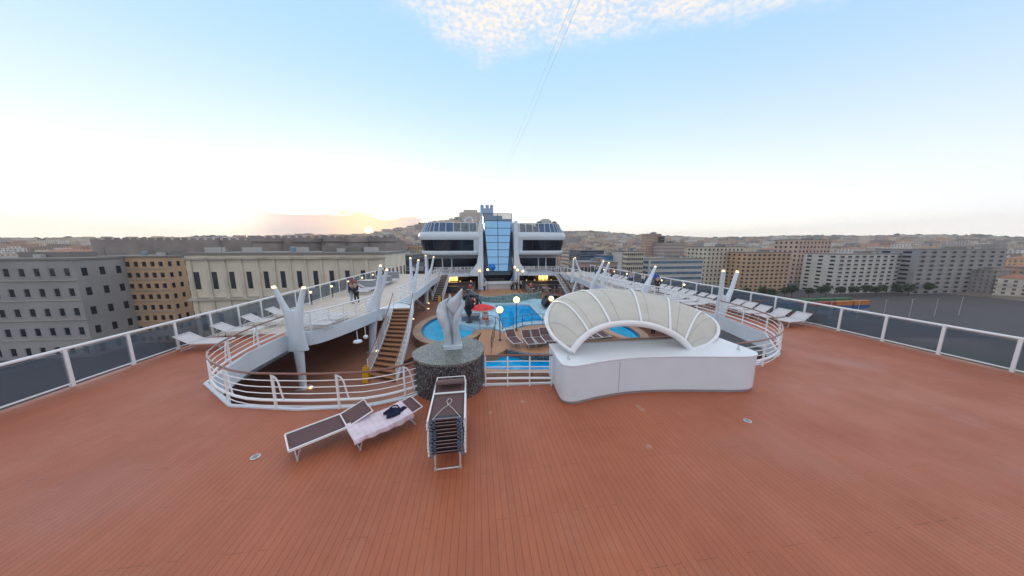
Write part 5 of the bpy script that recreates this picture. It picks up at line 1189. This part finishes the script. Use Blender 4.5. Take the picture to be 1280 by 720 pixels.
def car(p, rz, cname, c_, lab, grp=None):
    t = thing('parked_car', lab, 'car', p, rz, grp)
    prof = [(-2.1, .35), (-2.15, .75), (-1.9, .95), (-1.3, 1.0), (-.85, 1.45), (.75, 1.47), (1.25, 1.0), (1.95, .88), (2.12, .6), (2.08, .35)]
    m = MB(); n_ = len(prof); m.add([(-.86, y, z) for y, z in prof]+[(.86, y, z) for y, z in prof], [tuple(range(n_)), tuple(range(n_, 2*n_))[::-1]]+[(i, (i+1) % n_, n_+(i+1) % n_, n_+i) for i in range(n_)]); m.build('body', mat('car_'+cname, c_, .25, coat=.5), t, bevel=.05)
    m = MB(); m.box((0, -.05, 1.22), (1.75, 1.5, .30)); m.build('windows', DKGLASS, t)
    for x in (-.8, .8):
        for y in (-1.3, 1.3): m = MB(); m.tube([(x-.1, y, .32), (x+.1, y, .32)], .32, 12); m.build('wheel', BLACK, t)
    protos(t); return t
CARS = {}
cc5 = [('white', (.7, .7, .7)), ('silver', (.4, .41, .43)), ('black', (.03, .03, .035)), ('red', (.45, .03, .03)), ('blue', (.04, .09, .3))]
for i in range(64):
    row, k = divmod(i, 16); nm, c_ = cc5[(i*7+row) % 5]; lb = 'small %s car parked in the rows on the harbour quay to the right' % nm
    if nm not in CARS: CARS[nm] = car((0, 0, 0), 0, nm, c_, lb, '%s cars parked on the quay' % nm); o = CARS[nm]
    else: o = copy_tree(CARS[nm])
    o.location = (92+k*3.1+(6 if k > 7 else 0), 135+row*11+rnd.uniform(-.3, .3), SEA+.05); o.rotation_euler = (0, 0, R(rnd.choice([0, 180])+rnd.uniform(-2, 2)))
m = MB()
for row in range(4):
    for k in range(18): m.box((90.4+k*3.1+(6 if k > 8 else 0), 135+row*11, SEA+.056), (.12, 5, .008))
m.box((150, 122, SEA+.056), (160, .25, .008)); m.box((150, 129, SEA+.056), (160, .25, .008))
struct(m.build('quay_markings', mat('road_paint', (.6, .6, .58), .7)))
cols6 = [('red', (.35, .05, .03)), ('blue', (.03, .10, .28)), ('green', (.04, .18, .08)), ('grey', (.3, .31, .32)), ('orange', (.5, .18, .03))]
for i in range(36):
    nm, c_ = cols6[(i*3+i//5) % 5]; lv = i % 3; st_ = i//3
    t = thing('shipping_container', '%s container, %s, on the right harbour quay' % (nm, ['at the bottom of its stack', 'in the middle of its stack', 'on top of its stack'][lv]), 'container', (175+(st_ % 6)*13.5, 140+(st_//6)*9, SEA+.05+lv*2.62), 0, '%s containers %s' % (nm, ['at the bottom', 'in the middle', 'on top'][lv]))
    m = MB(); m.box((0, 0, 1.3), (12.2, 2.44, 2.59)); m.build('body', mat('container_'+nm, c_, .6, var=.25, scale=.6), t)
    for k in range(12): m = MB(); m.box((-5.7+k*1.03, -1.24, 1.3), (.25, .05, 2.3)); m.build('rib', MATS['container_'+nm], t)
for i in range(12):
    t = thing('quay_lamp', 'tall grey double-arm lamp post on the right harbour quay', 'street lamp', (85+i*19, 126, SEA+.05), 0, 'lamp posts along the right quay')
    m = MB(); m.tube([(0, 0, 0), (0, 0, 11)], [.16, .08], 8); m.build('post', ALU, t); m = MB(); m.tube([(-1.6, 0, 11.2), (0, 0, 10.9), (1.6, 0, 11.2)], .06, 6); m.build('arm', ALU, t)
    for s_ in (-1, 1): m = MB(); m.box((s_*1.6, 0, 11.15), (.7, .3, .12)); m.build('lantern', DARKGREY, t)
def tree(p, h, lab, grp, seed):
    rt2 = random.Random(seed); t = thing('tree', lab, 'tree', p, 0, grp)
    m = MB(); m.tube([(0, 0, 0), (.1, 0, h*.35), (-.1, .1, h*.7)], [.22, .16, .07], 7)
    for k in range(4): a = k*1.6; m.tube([(0, 0, h*(.35+.06*k)), (math.cos(a)*h*.22, math.sin(a)*h*.22, h*(.6+.05*k))], [.09, .03], 5)
    m.build('trunk', mat('bark', (.10, .07, .05), .9), t)
    m = MB()
    for k in range(420):
        v = Vector((rt2.gauss(0, 1), rt2.gauss(0, 1), rt2.gauss(0, 1))).normalized()*(rt2.random()**.4); cl_ = 1+.25*noise.noise(v*2.3+Vector((seed, 0, 0)))
        c3 = Vector((v.x*h*.33*cl_, v.y*h*.33*cl_, h*.68+v.z*h*.28*cl_)); r1 = Vector((rt2.uniform(-1, 1), rt2.uniform(-1, 1), rt2.uniform(-1, 1))).normalized()*.38; r2 = r1.cross(Vector((rt2.uniform(-1, 1), rt2.uniform(-1, 1), 1))).normalized()*.3
        m.add([c3-r1-r2, c3+r1-r2, c3+r1+r2, c3-r1+r2], [(0, 1, 2, 3)])
    m.build('crown', mat('leaves', (.05, .085, .03), .8, var=.5, scale=.8), t); protos(t); return t
TT = [tree((0, 0, 0), 9+k, 'round green street tree in the row along the right harbour road', 'street trees along the right harbour road', k+1) for k in range(3)]
for i in range(30):
    o = TT[i] if i < 3 else copy_tree(TT[i % 3]); o.location = (70+i*11+rnd.uniform(-2, 2), 186+rnd.uniform(-3, 3), SEA); o.rotation_euler = (0, 0, rnd.uniform(0, 6))
# fortress on the hill
q = ony(590, 268, 1850); t = thing('hill_fortress', 'pale fortress crowning the hill behind the left lounge', 'fortress', (q.x, 1870, q.z))
m = MB(); m.prism([(q.x-70, 1850), (q.x+75, 1850), (q.x+95, 1900), (q.x-85, 1900)], q.z-45, q.z+14); m.build('lower_wall', STONE, t, True)
m = MB(); m.box((q.x-10, 1880, q.z+20), (90, 30, 22)); m.build('keep', STONE, t, True)
q = ony(676, 281, 2300)
# scattered city
LAB = ['cream', 'brown', 'off-white', 'dark grey', 'ochre', 'grey', 'yellowish', 'dark brown', 'pale grey', 'sand-coloured']
CM = [city_mat('plaster_'+LAB[i].replace('-', '_').replace(' ', '_'), [CITYC[i], CITYC[i]]) for i in range(10)]
cand = []; r = 330
while r < 2850:
    step = 26+r*.012; az = -R(70)
    while az < R(72):
        a_ = az+rnd.uniform(-.3, .3)*step/r; r_ = r+rnd.uniform(-.3, .3)*step; az += step*rnd.uniform(.8, 1.25)/r
        if r_ > Rs(a_)*.985: continue
        X, Y_ = math.sin(a_)*r_, math.cos(a_)*r_
        if -40 < X < 60 and Y_ < 230: continue
        if X < -19 and X > -265 and Y_ < 235: continue
        if X > 0 and Y_ < 335 and X < 420: continue
        fr = r_/Rs(a_); green = noise.noise(Vector((X/260, Y_/260, 5)))
        if fr > .8 and a_ > R(10) and green > -.25+ (1-fr)*1.5: continue
        if fr > .62 and green > .22: continue
        z = terr(r_, a_); h = rnd.uniform(13, 27)*(1.15 if rnd.random() < .12 else 1)*(.75 if fr > .7 else 1)
        if rnd.random() < .02 and fr < .6: h *= 1.5
        top = z+h
        lim = HC+r_*(sky_el(a_)-.0035)          # roofs stay below the ridge
        if top > lim and fr > .3: h = max(8, lim-z)
        if fr <= .3 and z+h > HC+r_*sky_el(a_)*.8: h *= .8
        w_, d_ = rnd.uniform(14, 30)*(1+r_/4000), rnd.uniform(12, 24)
        cand.append((h*w_/r_**2, X, Y_, z, w_, d_, h, -a_*.5+rnd.choice([0, .3, -.4, .7])+rnd.uniform(-.1, .1), rnd.randrange(10), a_))
    r += step*(.82+r*.00016)
cand.sort(reverse=True)
def hip(w_, d_, z0, h):
    k = d_*.5; return [(-w_/2-.4, -d_/2-.4, z0), (w_/2+.4, -d_/2-.4, z0), (w_/2+.4, d_/2+.4, z0), (-w_/2-.4, d_/2+.4, z0), (-w_/2+k*.8, 0, z0+h), (w_/2-k*.8, 0, z0+h)], [(0, 1, 5, 4), (2, 3, 4, 5), (1, 2, 5), (3, 0, 4), (3, 2, 1, 0)]
far = MB()
NIND = 285
for i, (s_, X, Y_, z, w_, d_, h, rz, c_, a_) in enumerate(cand):
    if i < NIND:
        red = rnd.random() < .45
        where = 'left of the ship' if a_ < R(-14) else ('behind the ship' if a_ < R(12) else 'right of the ship')
        t = thing('house', '%s town house with %s in the crowded city %s' % (LAB[c_], 'red tiled roof' if red else 'flat grey roof', where), 'house', (X, Y_, z-6), rz, 'town houses %s' % where)
        m = MB(); m.box((0, 0, h/2+3), (w_, d_, h+6)); m.build('wall', CM[c_], t)
        if red: m = MB(); m.add(*hip(w_, d_, h+6.02, 3)); m.build('roof', ROOFT, t)
        else:
            m = MB(); m.box((0, 0, h+6.3), (w_+.6, d_+.6, .55)); m.box((w_*.15, 0, h+7.6), (w_*.25, d_*.3, 2.2)); m.build('roof', mat('roof_grey', (.22, .21, .20), .8), t)
    else:
        far.box((X, Y_, z+h/2-4), (w_, d_, h+8), rz)
        if rnd.random() < .3 and s_ > cand[min(2600, len(cand)-1)][0]: far.box((X+2, Y_+1, z+h+1.2), (w_*.35, d_*.4, 2.6), rz)
print('city', len(cand))
stuff(far.build('distant_city', CITYI), 'dense mass of small pale and ochre houses covering the far hillsides', 'city')
# wooded slopes
wd = MB(); rw = random.Random(3)
for k in range(2600):
    a_ = rw.uniform(-R(68), R(70)); S = Rs(a_); fr = 1-abs(rw.gauss(0, .12)) if rw.random() < .72 else rw.uniform(.35, 1); r_ = S*min(fr, 1.0)
    X, Y_ = math.sin(a_)*r_, math.cos(a_)*r_
    if noise.noise(Vector((X/260, Y_/260, 5))) < (-.15 if a_ > R(10) else .12)+(.25 if fr < .8 else 0): continue
    z = terr(r_, a_); rad = rw.uniform(6, 15); n = 6
    rows = []
    for i in range(4):
        th = math.pi*i/3*.5; rows.append([(X+rad*math.cos(th)*math.cos(2*math.pi*j/n+k)*rw.uniform(.8, 1.2), Y_+rad*math.cos(th)*math.sin(2*math.pi*j/n+k)*rw.uniform(.8, 1.2), z-3+(rad*.75)*math.sin(th)*rw.uniform(.8, 1.1)+1) for j in range(n)])
    wd.grid(rows, True)
stuff(wd.build('hillside_woods', mat('far_foliage', (.045, .065, .03), .95, var=.5, scale=.06)), 'dark green woods along the hill ridge above the city', 'woods')
# evening air
m = MB(); m.box((0, 1200, 90), (8200, 6400, 262))
hzm = bpy.data.materials.new('evening_haze'); hzm.use_nodes = True; hn = hzm.node_tree; hn.nodes.remove(hn.nodes['Principled BSDF'])
pv = hn.nodes.new('ShaderNodeVolumePrincipled'); pv.inputs['Color'].default_value = (.90, .92, 1, 1); pv.inputs['Density'].default_value = .00016; pv.inputs['Anisotropy'].default_value = .2
hn.links.new(pv.outputs[0], hn.nodes['Material Output'].inputs['Volume'])
hzo = m.build('haze', hzm); hzo['kind'] = 'stuff'; hzo['label'] = 'thin bluish evening haze over the harbour and city'; hzo['category'] = 'haze'
